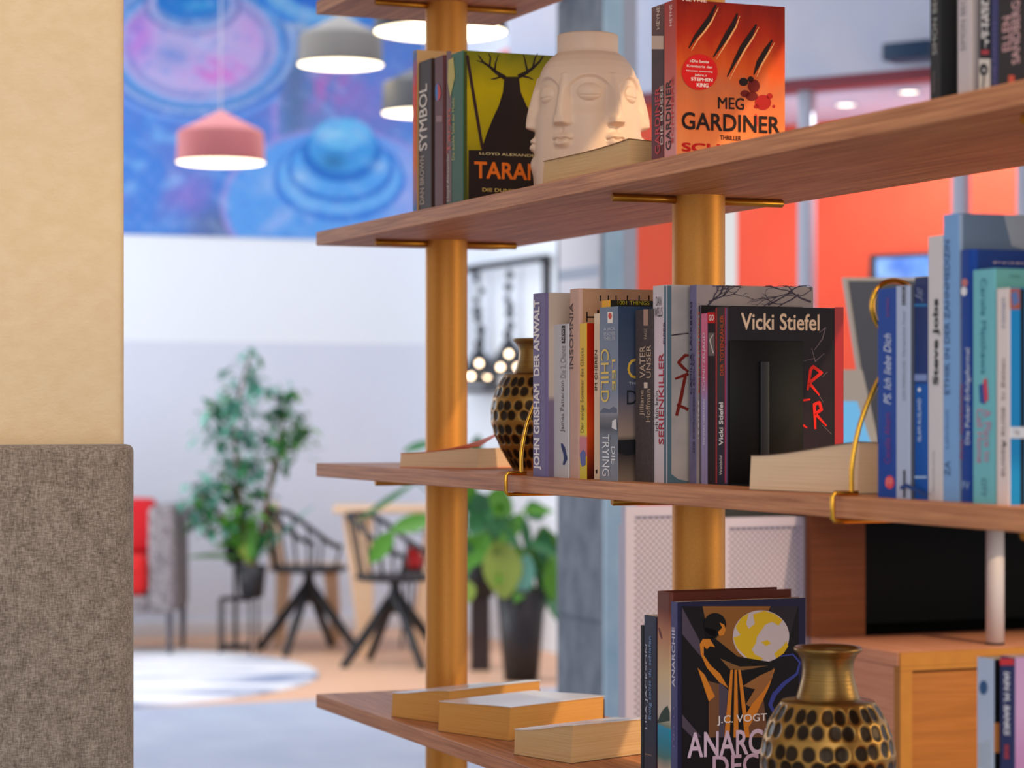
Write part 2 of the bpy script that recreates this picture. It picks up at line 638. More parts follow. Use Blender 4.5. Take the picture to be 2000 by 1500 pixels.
# mural print on the back wall
def mural_colors(px, py, rng):
    n = px.shape
    c = np.zeros(n + (3,))
    c[:] = (84, 136, 212)

    def sm(a, b, x):
        t = np.clip((x - a) / (b - a), 0, 1)
        return t * t * (3 - 2 * t)

    def nz(sx, sy, k):
        r = np.random.RandomState(k)
        out = 0
        for i in range(8):
            ax, ay, ph = r.uniform(-1, 1) / sx, r.uniform(-1, 1) / sy, r.uniform(0, 6.28)
            out = out + np.sin(px * ax * 3 + py * ay * 3 + ph + 1.5 * np.sin(px / sx * 0.7 + py / sy * 0.5 + i))
        return out / 8

    def blend(mask, col):
        for i in range(3):
            c[..., i] = c[..., i] * (1 - mask) + col[i] * mask

    def ell(cx, cy, rx, ry):
        return np.sqrt(((px - cx) / rx) ** 2 + ((py - cy) / ry) ** 2)

    # dark gaps between the cans
    blend(sm(-0.2, 0.5, nz(60, 60, 1)) * 0.6, (112, 126, 196))
    blend(np.exp(-((px - 600) / 70) ** 2) * 0.8, (96, 130, 184))
    blend(np.exp(-((px - 640) / 60) ** 2 - ((py - 170) / 50) ** 2) * 0.8 * sm(-.4, .3, nz(18, 18, 5)), (205, 105, 185))
    blend(np.exp(-((px - 700) / 90) ** 2 - ((py - 190) / 70) ** 2) * 0.5, (150, 120, 200))
    # body of the big left can
    body = sm(548, 538, px) * sm(150, 170, py)
    blend(body, (66, 130, 216))
    blend(body * sm(-0.1, 0.5, nz(40, 60, 2)) * 0.7, (110, 122, 200))
    blend(body * sm(0.05, 0.5, nz(22, 22, 3)) * 0.7, (120, 180, 236))
    blend(body * sm(380, 470, py) * sm(300, 520, px) * 0.7, (104, 116, 160))
    blend(body * np.exp(-((px - 370) / 40) ** 2 - ((py - 390) / 40) ** 2) * 0.6, (150, 112, 205))
    blend(np.exp(-((px - 536) / 8) ** 2) * sm(150, 200, py) * 0.7, (176, 150, 222))
    blend(np.exp(-((px - 440) / 60) ** 2 - ((py - 440) / 40) ** 2) * 0.75, (84, 98, 138))
    blend(np.exp(-((px - 575) / 22) ** 2) * sm(60, 120, py) * sm(300, 230, py) * 0.8, (84, 116, 158))
    # shoulder of the left can
    e = ell(385, 90, 168, 118)
    blend(sm(1.30, 1.26, e) * sm(546, 536, px) * sm(60, 120, py), (108, 156, 228))
    blend(sm(1.22, 1.18, e) * sm(556, 546, px) * sm(60, 120, py), (46, 104, 196))
    blend(sm(1.15, 1.12, e), (150, 186, 232))
    blend(sm(1.09, 1.06, e), (78, 124, 196))
    blend(sm(1.04, 0.99, e), (92, 158, 222))
    blend(sm(0.96, 0.90, e), (176, 172, 222))
    blend(sm(0.88, 0.84, e), (134, 146, 208))
    blend(sm(0.84, 0.7, e), (188, 178, 226))
    blend(sm(0.9, 0.7, e) * np.exp(-((px - 425) / 55) ** 2 - ((py - 140) / 26) ** 2) * sm(-.5, .2, nz(20, 14, 7)), (218, 112, 206))
    blend(sm(0.95, 0.8, e) * np.exp(-((px - 268) / 30) ** 2 - ((py - 70) / 50) ** 2) * 0.8, (188, 110, 214))
    blend(sm(0.9, 0.7, e) * np.exp(-((px - 500) / 40) ** 2 - ((py - 60) / 50) ** 2) * 0.6, (206, 150, 220))
    blend(sm(0.9, 0.7, e) * np.exp(-((px - 335) / 35) ** 2 - ((py - 110) / 24) ** 2) * 0.6, (110, 136, 206))
    e2 = ell(375, 10, 92, 56)
    blend(sm(1.06, 1.0, e2), (110, 120, 190))
    blend(sm(0.98, 0.9, e2), (168, 176, 224))
    blend(sm(0.82, 0.76, e2), (96, 140, 205))
    e3 = ell(370, 0, 68, 40)
    blend(sm(1.0, 0.92, e3), (20, 120, 205))
    blend(np.exp(-((px - 385) / 30) ** 2 - ((py - 12) / 9) ** 2) * 0.7, (80, 185, 228))
    # can at the top right
    e = ell(640, -30, 150, 88)
    blend(sm(1.02, 0.97, e), (40, 130, 220))
    blend(sm(0.92, 0.8, e) * sm(0.5, 0.7, e), (120, 186, 232))
    blend(sm(0.6, 0.5, e), (30, 110, 210))
    blend(np.exp(-((px - 585) / 22) ** 2 - ((py - 52) / 10) ** 2) * 0.8, (196, 210, 214))
    # lower right can
    e = ell(655, 400, 225, 150)
    blend(sm(1.03, 0.98, e), (150, 150, 220))
    blend(sm(0.98, 0.92, e), (88, 160, 234))
    blend(sm(0.9, 0.6, e) * sm(-0.2, 0.5, nz(30, 30, 9)) * 0.7, (150, 186, 240))
    blend(sm(700, 830, px) * sm(1.0, 0.9, e) * 0.6, (190, 176, 232))
    for (cx, cy, rx, ry, col) in ((662, 350, 128, 82, (40, 118, 214)), (662, 346, 120, 74, (104, 178, 240)), (664, 330, 104, 66, (30, 110, 206)), (664, 326, 96, 60, (84, 166, 236)),
                                  (666, 300, 78, 56, (24, 112, 200)), (667, 284, 66, 54, (64, 158, 226)), (670, 262, 54, 30, (104, 192, 240))):
        blend(sm(1.03, 0.97, ell(cx, cy, rx, ry)), col)
    blend(np.exp(-((px - 650) / 24) ** 2 - ((py - 315) / 16) ** 2) * 0.7, (30, 100, 150))
    blend(np.exp(-((px - 650) / 26) ** 2 - ((py - 262) / 10) ** 2) * 0.7, (168, 220, 246))
    blend(np.exp(-((px - 585) / 14) ** 2 - ((py - 345) / 12) ** 2) * 0.7, (196, 220, 244))
    blend(np.exp(-((px - 740) / 14) ** 2 - ((py - 325) / 12) ** 2) * 0.7, (190, 210, 244))
    # spatter
    blend(sm(0.15, 0.5, nz(9, 9, 12)) * 0.30, (186, 170, 230))
    blend(sm(0.15, 0.5, nz(14, 10, 21)) * 0.30, (60, 130, 214))
    blend(sm(0.1, 0.5, nz(26, 20, 31)) * 0.28, (170, 200, 240))
    return c


gx, gy = 260, 150
pxg, pyg = np.meshgrid(np.linspace(140, 880, gx), np.linspace(-160, 466, gy))
cols = mural_colors(pxg, pyg, None)
mb = MB()
vs, fs = [], []
vA, vB = v_at(140, U_BACK), v_at(868, U_BACK)
zA, zB = CEIL - 0.02, z_at(466, W(U_BACK, v_at(540, U_BACK)).y)
pcol = []
for j in range(gy):
    for i in range(gx):
        v = vA + (vB - vA) * i / (gx - 1)
        z = zA + (zB - zA) * j / (gy - 1)
        vs.append((U_BACK + 0.012, v, z))
        q = W(U_BACK, v)
        pcol.append((CX + F * q.x / q.y, HY - F * (z - CZ) / q.y))
pc = np.array(pcol).reshape(gy, gx, 2)
cols = mural_colors(pc[..., 0], pc[..., 1], None).reshape(-1, 3)
for j in range(gy - 1):
    for i in range(gx - 1):
        a = j * gx + i
        fs.append((a, a + gx, a + gx + 1, a + 1))
m_mural = mat_attr('mural_print', 'print', 0.7)
mb.add(vs, fs, m_mural)
mb.box((U_BACK + 0.001, vA, zB), (U_BACK + 0.011, vB, zA), m_wall_hi)
mural = mb.build('wall_mural', None, (OX, OY, 0), ANG)
tag(mural, 'blue and violet photo mural of paint covered spray cans on the back wall', 'mural')
ca = mural.data.color_attributes.new('print', 'FLOAT_COLOR', 'POINT')
buf = np.ones((len(mural.data.vertices), 4), dtype=np.float32)
s = cols / 255.0
buf[:len(s), :3] = np.where(s <= 0.04045, s / 12.92, ((s + 0.055) / 1.055) ** 2.4)
ca.data.foreach_set('color', buf.ravel())

# cream pillar in the foreground, left
UP = 0.86
vr = v_at(247, UP)
m_plaster = mat('cream_plaster', (232, 208, 168), 0.8, c2=(228, 202, 160), scale=40, bump=0.35, bscale=160, stretch=(1, 1, 1.6))
mb = MB()
mb.rbox((UP - 0.5, vr - 0.7, -0.01), (UP, vr, CEIL + 0.02), m_plaster, 0.014, 4)
struct(mb, 'wall_pillar_left', (OX, OY, 0), ANG)

# grey upholstered panel wrapped round the pillar foot
UF = UP + 0.055
vf = v_at(263, UF - 0.02)
zt = z_at(868, W(UF, vf).y)


def fabric(name, c1, c2, c3):
    m = bpy.data.materials.new(name)
    m.use_nodes = True
    nt = m.node_tree
    b = nt.nodes['Principled BSDF']
    b.inputs['Roughness'].default_value = 0.95
    b.inputs['Specular IOR Level'].default_value = 0.15
    b.inputs['Sheen Weight'].default_value = 0.35
    b.inputs['Sheen Roughness'].default_value = 0.4
    tc = nt.nodes.new('ShaderNodeTexCoord')
    outs = []
    for sc_, st in ((1.0, (500, 160, 900)), (1.0, (500, 900, 160)), (60, (1, 1, 1))):
        mp = nt.nodes.new('ShaderNodeMapping')
        mp.inputs['Scale'].default_value = st
        nt.links.new(tc.outputs['Object'], mp.inputs['Vector'])
        n = nt.nodes.new('ShaderNodeTexNoise')
        n.inputs['Scale'].default_value = sc_
        n.inputs['Detail'].default_value = 3
        nt.links.new(mp.outputs[0], n.inputs['Vector'])
        outs.append(n)
    a = nt.nodes.new('ShaderNodeMath')
    a.operation = 'ADD'
    nt.links.new(outs[0].outputs['Fac'], a.inputs[0])
    nt.links.new(outs[1].outputs['Fac'], a.inputs[1])
    a2 = nt.nodes.new('ShaderNodeMath')
    a2.operation = 'MULTIPLY_ADD'
    a2.inputs[1].default_value = 0.5
    nt.links.new(outs[2].outputs['Fac'], a2.inputs[0])
    nt.links.new(a.outputs[0], a2.inputs[2])
    mr = nt.nodes.new('ShaderNodeMapRange')
    mr.inputs[1].default_value = 0.95
    mr.inputs[2].default_value = 1.55
    nt.links.new(a2.outputs[0], mr.inputs[0])
    r = nt.nodes.new('ShaderNodeValToRGB')
    r.color_ramp.elements.new(0.5)
    for e, p, c in zip(r.color_ramp.elements, (0, 0.5, 1), (c1, c2, c3)):
        e.position = p
        e.color = lin(c)
    nt.links.new(mr.outputs[0], r.inputs[0])
    nt.links.new(r.outputs[0], b.inputs['Base Color'])
    bp = nt.nodes.new('ShaderNodeBump')
    bp.inputs['Strength'].default_value = 0.5
    bp.inputs['Distance'].default_value = 0.002
    nt.links.new(a2.outputs[0], bp.inputs['Height'])
    nt.links.new(bp.outputs[0], b.inputs['Normal'])
    return m


M_tweed = fabric('grey_tweed', (104, 92, 81), (140, 126, 113), (172, 159, 146))
pan = thing('upholstered_panel', 'tall grey tweed upholstered panel with rounded edge standing against the cream pillar', 'panel', W(UP + 0.001, vf, 0), ANG)
mb = MB()
bm = bmesh.new()
bmesh.ops.create_cube(bm, size=1)
a_, b_ = (0, -0.75, 0.06), (UF - UP, 0, zt)
for v in bm.verts:
    v.co = Vector([(a_[i] + b_[i]) / 2 + v.co[i] * (b_[i] - a_[i]) for i in range(3)])
ve = [e for e in bm.edges if all(abs(v.co.y) < 1e-5 and v.co.x > 0.01 for v in e.verts)]
bmesh.ops.bevel(bm, geom=ve, offset=0.03, segments=6, profile=0.5, affect='EDGES')
te = [e for e in bm.edges if all(v.co.z > zt - 1e-4 for v in e.verts)]
bmesh.ops.bevel(bm, geom=te, offset=0.008, segments=3, profile=0.5, affect='EDGES')
mb.bm(bm, M_tweed, True)
part(mb, 'padding', pan)
mb = MB()
mb.box((0.005, -0.74, 0), (UF - UP - 0.012, -0.03, 0.06), M_black)
part(mb, 'plinth', pan, 'black plinth strip')

# ------------------------------------------------------------------ bookcase
ZS = {'top': 1.996, 'up': 1.626, 'mid': 1.256, 'low': 0.886}
DEPTH, THK, SLEN = 0.31, 0.0215, 2.10
bc = thing('open_bookcase', 'open oak bookcase with gold tube columns dividing the room', 'bookcase', (OX, OY, 0), ANG)
for z in ZS.values():
    mb = MB()
    mb.rbox((0, 0, z - THK), (SLEN, DEPTH, z), M_oak, 0.0012, 2, False)
    part(mb, 'shelf_board', bc)
UC = [0.177, 1.031, 1.885]
for uc in UC:
    mb = MB()
    zl = [0.0] + sorted(ZS.values()) + [CEIL]
    segs = [(0.0, ZS['low'] - THK), (ZS['low'], ZS['mid'] - THK), (ZS['mid'], ZS['up'] - THK), (ZS['up'], ZS['top'] - THK), (ZS['top'], CEIL)]
    for a, b in segs:
        mb.lathe([(0.0327, a), (0.0327, b)], M_gold, 48, (uc, DEPTH / 2, 0))
    part(mb, 'column', bc)
    for z in ZS.values():
        for y0, y1 in ((DEPTH / 2 - 0.118, DEPTH / 2 - 0.03), (DEPTH / 2 + 0.03, DEPTH / 2 + 0.118)):
            mb = MB()
            zz = z - THK - 0.0052
            mb.tube([(uc, y0, zz), (uc, y0 + 0.0012, zz), (uc, y1 - 0.0012, zz), (uc, y1, zz)], [0.0042, 0.005, 0.005, 0.0042], M_golddark, 16)
            part(mb, 'support_rod', bc)

# ------------------------------------------------------------------ books: upper shelf
UPZ = ZS['up']
GRP_U = 'books on the upper shelf'
b = Book('tall tan book with orange spine, at the far left end of the upper row', UPZ, 806, 813, 97, 0.012, 0.155, mat_grad('orange_red_spine', [(0, (70, 120, 190)), (0.3, (226, 110, 30)), (0.75, (222, 60, 40)), (0.92, (60, 120, 180)), (1, (200, 160, 110))], 0.24), ink((205, 165, 115)), GRP_U, True)
b.done()
prev = b
b = Book('dark brown book with white capital lettering on its spine, upper shelf', UPZ, 817, 844, 113, 0.014, 0.125, ink((58, 38, 34)), ink((40, 28, 28)), GRP_U, round_=0.004)
b.S.text('SYMBOL', (819, 168, 835, 292), ink((225, 215, 205)), 90, 0.012)
b.S.text('DAN BROWN', (820, 306, 829, 398), ink((190, 170, 150)), 90)
b.done()
b = Book('maroon book with small round red and blue emblem on spine, upper shelf', UPZ, 848, 867, 107, 0.014, 0.125, ink((104, 58, 62)), ink((52, 44, 48)), GRP_U, round_=0.004)
b.S.ell(855, 180, 5, 18, ink((70, 120, 190)))
b.S.poly([(855, 162), (860, 170), (862, 182), (860, 192), (855, 198), (856, 180)], ink((205, 60, 55)), 2)
b.S.rect(852, 226, 864, 238, ink((150, 110, 112)))
b.done()
b = Book('green backed hardcover with yellow cover of a dark spreading tree, upper shelf', UPZ, 872, 905, 98, 0.014, 0.15, mat_grad('green_spine', [(0, (40, 84, 60)), (1, (58, 112, 86))], 0.24, noise=0.05), mat_grad('yellow_green_print', [(0, (58, 62, 30)), (0.35, (168, 150, 20)), (0.65, (190, 168, 12)), (0.88, (120, 120, 24)), (1, (44, 58, 36))], 0.235, noise=0.12, nscale=22), GRP_U, True)
dk = ink((42, 31, 30))
b.S.rect(872.4, 100, 882, 395, ink((120, 86, 84)))
b.S.poly([(876, 118), (886, 112), (889, 150), (880, 190), (875, 160)], ink((196, 180, 90)), 2)
b.S.text('Taran', (873.5, 215, 880.5, 300), ink((200, 86, 70)), 90, 0.01, layer=3)
b.S.text('Lloyd Alexander', (873.5, 300, 879.5, 392), ink((196, 186, 160)), 90, layer=3)
b.S.text('Die dunkle Seite der Macht', (883, 192, 888, 312), ink((196, 190, 110)), 90)
C = b.C
C.rect(906, 101, 912, 395, ink((70, 78, 34)))
C.rect(915, 293, 1096, 402, dk, 1)
# dark tree mass with bare boughs, and a leaning pole
C.poly([(940, 293), (950, 262), (962, 232), (974, 206), (982, 180), (985, 150), (1013, 150), (1017, 180), (1028, 206), (1044, 232), (1058, 262), (1070, 293)], dk, 2)
for pts, wd in (([(986, 152), (970, 142), (956, 130), (944, 122), (934, 108)], [9, 7, 5, 4, 2]), ([(956, 130), (958, 112), (954, 104)], [4, 3, 1]), ([(966, 140), (968, 122), (974, 106)], [4, 3, 1]), ([(944, 122), (930, 118)], [3, 1]), ([(980, 149), (966, 154), (958, 155)], [4, 3, 1]),
                ([(1012, 150), (1028, 142), (1042, 132), (1054, 120), (1062, 108)], [9, 7, 5, 4, 2]), ([(1030, 141), (1026, 120), (1022, 106)], [4, 3, 1]), ([(1040, 134), (1044, 116), (1050, 104)], [4, 3, 1]), ([(1018, 148), (1034, 152), (1042, 156)], [4, 3, 1])):
    C.stroke(pts, wd, dk, 2)
C.stroke([(912, 108), (922, 170), (942, 290)], [6, 6, 6], ink((58, 38, 40)), 2.5)
C.text('LLOYD ALEXANDER', (936, 297, 1052, 307), ink((226, 206, 150)), 0, 0.006, layer=3)
C.text('TARAN', (926, 315, 1057, 353), ink((226, 112, 34)), 0, 0.02, layer=3)
C.text('DIE DUNKLE SEITE', (942, 367, 1052, 378), ink((220, 190, 110)), 0, 0.004, layer=3)
C.text('DER MACHT', (960, 380, 1040, 390), ink((220, 190, 110)), 0, 0.004, layer=3)
b.done()

# white vase moulded with faces
vu, vv = u_at(1148, 0.13), 0.13
th = thing('face_vase', 'matt white ceramic vase moulded with faces all round, on the upper shelf', 'vase', W(vu, vv, UPZ), 0)
NT, NZ = 360, 230
H, HN = 0.190, 0.215
base = [(0.0, 0.072), (0.03, 0.0725), (0.06, 0.0715), (0.09, 0.0705), (0.12, 0.0700), (0.140, 0.0690), (0.155, 0.0660), (0.166, 0.0620), (0.175, 0.0570), (0.183, 0.0505), (0.189, 0.0425)]


def interp(tab, z):
    for (z0, r0), (z1, r1) in zip(tab, tab[1:]):
        if z <= z1:
            t = (z - z0) / (z1 - z0)
            return r0 + (r1 - r0) * t
    return tab[-1][1]


def g(x, s):
    return math.exp(-(x / s) ** 2)


def sst(a, b, x):
    t = min(1, max(0, (x - a) / (b - a)))
    return t * t * (3 - 2 * t)


def face_r(th_, z):
    r = interp(base, z)
    # angle to the nearest nose (every 60 degrees) and the nearest eye (between the noses)
    dn = (math.degrees(th_) + 30) % 60 - 30
    de = (math.degrees(th_) + 60) % 60 - 30
    x = math.radians(dn) * 0.073
    e = math.radians(de) * 0.073
    k = 0.0
    # nose: narrow bridge widening to the tip
    zt_, zb = 0.143, 0.0885
    if zb - 0.004 < z < zt_ + 0.014:
        t = sst(zt_ + 0.012, zb + 0.006, z)
        wd = 0.0042 + 0.0058 * t
        hgt = 0.0022 + 0.0098 * t
        hgt *= sst(zb - 0.003, zb + 0.003, z)
        k += hgt * g(x, wd) ** 1.0
        if z < zb + 0.016:
            k += 0.0032 * (g(x - 0.0068, 0.0036) + g(x + 0.0068, 0.0036)) * sst(zb - 0.003, zb + 0.002, z) * sst(zb + 0.016, zb + 0.006, z)
    # eye socket below an arched brow that runs from nose to nose
    arch = 0.1535 - 0.55 * (abs(e) / 0.034) ** 2.2 * 0.03
    if z < arch + 0.004 and z > 0.10:
        dep = sst(arch + 0.002, arch - 0.004, z) * sst(0.098, 0.118, z)
        k -= 0.0046 * dep * sst(0.034, 0.026, abs(e))
    # eyeball with closed lid
    q = (e / 0.0165) ** 2 + ((z - 0.1315) / 0.0105) ** 2
    if q < 1.6:
        k += 0.0052 * max(0, 1 - q / 1.25) ** 0.55 if q < 1.25 else 0
        k -= 0.0010 * g(z - 0.1262 - 0.09 * 0 - 3.0 * e * e, 0.0009) * sst(0.0165, 0.012, abs(e))
    # lips
    lw = 0.0175
    if abs(x) < 0.03:
        up = 0.0055 * g(z - 0.0735 + abs(x) * 0.13, 0.0042) * sst(lw, lw * 0.35, abs(x))
        lo = 0.0062 * g(z - 0.0638 - abs(x) * 0.10, 0.0048) * sst(lw * 0.92, lw * 0.2, abs(x))
        cut = -0.0034 * g(z - 0.0690 + 0.0012 * math.cos(x * 500), 0.0014) * sst(lw, lw * 0.7, abs(x))
        k += up + lo + cut
        k -= 0.0022 * g(x, 0.0022) * g(z - 0.0815, 0.004)
        # chin
        k += 0.0042 * g(x, 0.013) * g(z - 0.042, 0.011)
        k -= 0.0016 * g(x, 0.011) * g(z - 0.0548, 0.0038)
    return r + k


vs, fs = [], []
zlist = [H * i / (NZ - 1) * 0.9925 for i in range(NZ)]
rot0 = -PI / 2    # an eye faces the viewer
for z in zlist:
    for i in range(NT):
        a = 2 * PI * i / NT
        r = face_r(a + PI / 6, z)
        vs.append((r * math.cos(a + rot0), r * math.sin(a + rot0), z))
for j in range(NZ - 1):
    for i in range(NT):
        fs.append((j * NT + i, j * NT + (i + 1) % NT, (j + 1) * NT + (i + 1) % NT, (j + 1) * NT + i))
m_cer = mat('matt_white_ceramic', (226, 198, 174), 0.42)
mb = MB()
mb.add(vs, fs, m_cer, True)
mb.disc((0, 0, 0.0005), 0.0715, m_cer, 64, False)
part(mb, 'body', th)
mb = MB()
mb.lathe([(0.0428, 0.187), (0.0412, 0.191), (0.0408, 0.194), (0.0408, 0.2125), (0.0398, 0.2145), (0.0375, 0.215), (0.036, 0.2135), (0.0355, 0.20), (0.0355, 0.15)], m_cer, 64)
part(mb, 'neck', th)


# ------------------------------------------------------------------ lying paperbacks
def lying_book(label, A, Bp, length, t0, t1, pages, zs, cover, group, bulge=0.0, curl=0.0, topcol=None):
    """A, Bp: two bottom corners of the face towards the left (world xy); the book runs from there to the right and back"""
    A, Bp = Vector((A[0], A[1])), Vector((Bp[0], Bp[1]))
    d = Bp - A
    wl = d.length
    d.normalize()
    n = Vector((-d.y, d.x))
    ang = math.atan2(d.y, d.x)
    th = thing('book', label, 'book', (A.x, A.y, zs), ang, group)
    # local x: 0..wl along the near left face, y: 0..length away
    N, Mn = 14, 10
    c = 0.0007

    def top(x, y, lift=0.0):
        s = x / wl
        q = t0 + (t1 - t0) * sst(0, 1, s)
        return q + bulge * (s ** 3) * max(0, 1 - y / length) + lift * s * s * (0.05 + 0.95 * y / length)

    pb = MB()
    e = 0.0012
    bend = lambda z: 0.004 * ((z / max(t0, t1)) - 0.5)
    vs, fs = [], []
    K = 6
    ring = [(e + (wl - 2 * e) * i / N, e) for i in range(N + 1)] + [(wl - e, e + (length - 2 * e) * j / Mn) for j in range(1, Mn + 1)] + \
           [(wl - e - (wl - 2 * e) * i / N, length - e) for i in range(1, N + 1)] + [(e, length - e - (length - 2 * e) * j / Mn) for j in range(1, Mn)]
    L = len(ring)
    for k in range(K + 1):
        for x, y in ring:
            h = c + (top(x, y) - 2 * c) * k / K
            sx = bend(h) * (1 if x < wl / 2 else 1) * 0.8
            vs.append((x + sx * (0 if y > length - 2 * e else 1) * 0.5, y - abs(math.sin(k / K * PI)) * 0.0 + bend(h) * 0.4, h))
    for k in range(K):
        for i in range(L):
            j = (i + 1) % L
            fs.append((k * L + i, k * L + j, (k + 1) * L + j, (k + 1) * L + i))
    pb.add(vs, fs, pages)
    part(pb, 'page_block', th)
    mb = MB()
    # bottom and top sheets, spine strip on the far side
    mb.box((0, 0, 0), (wl, length, c), cover)
    vs, fs = [], []
    for layer in (0, 1):
        for i in range(N + 1):
            for j in range(Mn + 1):
                x, y = wl * i / N, length * j / Mn
                vs.append((x + 0.001, y + 0.0006, top(x, y, curl) - c + layer * c * 1.2))
    R = Mn + 1
    o = (N + 1) * R
    tc_ = topcol or cover
    for i in range(N):
        for j in range(Mn):
            a = i * R + j
            fs.append((a, a + 1, a + R + 1, a + R))
            fs.append((o + a, o + a + R, o + a + R + 1, o + a + 1))
    for i in range(N):
        a, b2 = i * R, (i + 1) * R
        fs.append((a, b2, o + b2, o + a))
        a, b2 = i * R + Mn, (i + 1) * R + Mn
        fs.append((b2, a, o + a, o + b2))
    for j in range(Mn):
        a = N * R + j
        fs.append((a, a + 1, o + a + 1, o + a))
        a = j
        fs.append((a + 1, a, o + a, o + a + 1))
    mb.add(vs, fs, tc_)
    mb.box((0, length - 0.0008, 0), (wl, length, t0 - c), cover)
    part(mb, 'cover', th)
    return th


GRP_L = 'paperbacks lying flat on the shelves'
cv_dk = ink((70, 44, 36))
cv_pale = mat('pale_glossy_cover', (226, 228, 234), 0.22, spec=0.6)
# upper shelf
uA, uB = u_at(1084, 0.03), u_at(1257, 0.035)
lying_book('yellowed paperback lying flat in front of the white face vase', W(uA, 0.012)[:2], W(uB - 0.012, 0.02)[:2], 0.12, 0.031, 0.030, PG_CREAM, UPZ, ink((150, 110, 70)), GRP_L, 0.006)
# Meg pair
b = Book('dark red paperback squeezed beside the scratched red thriller, upper shelf', UPZ, 1272, 1296, 7, 0.016, 0.118, mat_grad('dark_red_spine', [(0, (110, 40, 44)), (0.25, (82, 40, 46)), (0.58, (76, 52, 54)), (0.62, (70, 50, 50)), (1, (112, 70, 62))], 0.19, noise=0.08), ink((90, 40, 36)), GRP_U)
b.S.rect(1273, 70, 1296, 96, ink((196, 168, 150)))
b.S.text('HEYNE', (1283, 14, 1289, 56), ink((220, 190, 170)), 90)
b.S.text('GARDINER', (1280, 172, 1290, 300), ink((196, 60, 66)), 90, 0.01)
b.S.text('DIE BUSSE', (1290.5, 168, 1295.5, 282), ink((214, 188, 176)), 90, 0.01)
b.done()
b = Book('red orange thriller paperback with claw scratches, upper shelf', UPZ, 1297, 1320, -2, 0.016, 1533, mat_grad('salmon_spine', [(0, (214, 150, 150)), (0.3, (206, 118, 108)), (0.7, (186, 74, 60)), (1, (150, 40, 30))], 0.19, noise=0.1), mat_grad('red_orange_print', [(0, (238, 150, 88)), (0.22, (220, 118, 64)), (0.42, (190, 104, 62)), (0.55, (204, 84, 28)), (0.75, (168, 40, 14)), (1, (112, 18, 12))], 0.19, noise=0.16, nscale=26, stretch=(1, 1.8, 0.6)), GRP_U)
b.S.text('HEYNE', (1308, 10, 1313, 50), ink((236, 200, 190)), 90)
b.S.text('GARDINER', (1301, 158, 1311, 292), ink((50, 30, 30)), 90, 0.01)
b.S.text('SCHMERZ', (1311.5, 150, 1316, 280), ink((196, 60, 60)), 90, 0.008)
C = b.C
blk = ink((34, 22, 22))
C.text('HEYNE', (1333, -4, 1380, 5), ink((236, 214, 200)), 0, 0.008)
for pts in ([(1398, 10), (1384, 38), (1372, 55), (1358, 72), (1345, 94)], [(1440, 26), (1432, 48), (1420, 68), (1408, 88), (1393, 112)], [(1477, 48), (1466, 68), (1450, 92), (1436, 118), (1420, 150)], [(1508, 78), (1496, 98), (1482, 122), (1472, 146)]):
    n = len(pts)
    wd = [3] + [9, 10, 7, 4][:n - 2] + [2]
    C.stroke(pts, wd, blk, 2)
    C.stroke([(x + 5, y + 5) for x, y in pts], [w_ * 0.35 for w_ in wd], ink((236, 172, 110)), 1.5)
C.ell(1366, 141, 35, 35, ink((206, 28, 28)), 3)
for s, y0, y1, x0, x1 in (('»Die beste', 116, 124, 1346, 1384), ('Krimiserie der', 126, 134, 1341, 1391), ('letzten zwanzig', 136, 143, 1340, 1391), ('Jahre.«', 144, 151, 1356, 1380)):
    C.text(s, (x0, y0, x1, y1), ink((240, 226, 216)), 0, 0.01, layer=4)
C.text('STEPHEN', (1349, 151, 1391, 160), ink((245, 235, 226)), 0, 0.02, layer=4)
C.text('KING', (1360, 162, 1383, 171), ink((245, 235, 226)), 0, 0.02, layer=4)
C.text('MEG', (1402, 189, 1453, 215), blk, 0, 0.012)
C.text('GARDINER', (1331, 218, 1523, 262), blk, 0, 0.016, layer=3)
C.text('THRILLER', (1406, 264, 1447, 275), ink((60, 24, 22)), 0, 0.02)
C.text('SCHMERZ', (1331, 278, 1510, 304), ink((190, 26, 26)), 0, 0.03)
blood = ink((104, 24, 22))
for (x, y, rx, ry, m_) in ((1452, 160, 9, 8, blk), (1466, 155, 6, 6, blk), (1472, 168, 12, 13, blood), (1455, 183, 9, 7, blood), (1468, 188, 12, 9, blood), (1490, 200, 16, 15, ink((158, 26, 24))), (1503, 188, 6, 6, ink((158, 26, 24))), (1477, 208, 5, 4, ink((158, 26, 24))), (1511, 208, 3, 3, ink((158, 26, 24))), (1476, 236, 4, 14, ink((196, 60, 44)))):
    C.ell(x, y, rx, ry, m_, 1.6, 14)
b.done()
# right end of the upper shelf
b = Book('black paperback with grey capital lettering, at right on the upper shelf', UPZ, 1816, 1836, -90, 0.016, 0.05, ink((44, 46, 50)), ink((36, 40, 44)), GRP_U)
b.S.text('SIMON BECKETT', (1822, -70, 1831, 106), ink((160, 162, 158)), 90, 0.004)
b.S.text('VERWESUNG', (1822, 140, 1827, 182), ink((120, 112, 110)), 90)
b.done()
b = Book('off white paperback with grey lettering, second of the right upper group', UPZ, 1870, 1896, -90, 0.016, 0.045, ink((196, 186, 188)), ink((200, 190, 190)), GRP_U)
b.S.text('SIMON BECKETT', (1876, -50, 1886, 98), ink((140, 130, 134)), 90)
b.done()
b = Book('black and white book with round dot, third of the right upper group', UPZ, 1912, 1935, -90, 0.016, 0.05, ink((30, 34, 44)), ink((60, 66, 120)), GRP_U)
b.S.text('STIEFEL\nTHRILLER', (1917, -60, 1932, 92), ink((220, 216, 214)), 90, 0.03)
b.S.rect(1917, 98, 1932, 106, ink((180, 60, 70)))
b.S.rect(1912.5, 115, 1934.5, 215, ink((214, 206, 196)), 1)
b.S.ell(1922, 136, 8, 12, ink((26, 28, 34)), 2)
b.S.ell(1923, 137, 2.6, 4, ink((200, 200, 200)), 3)
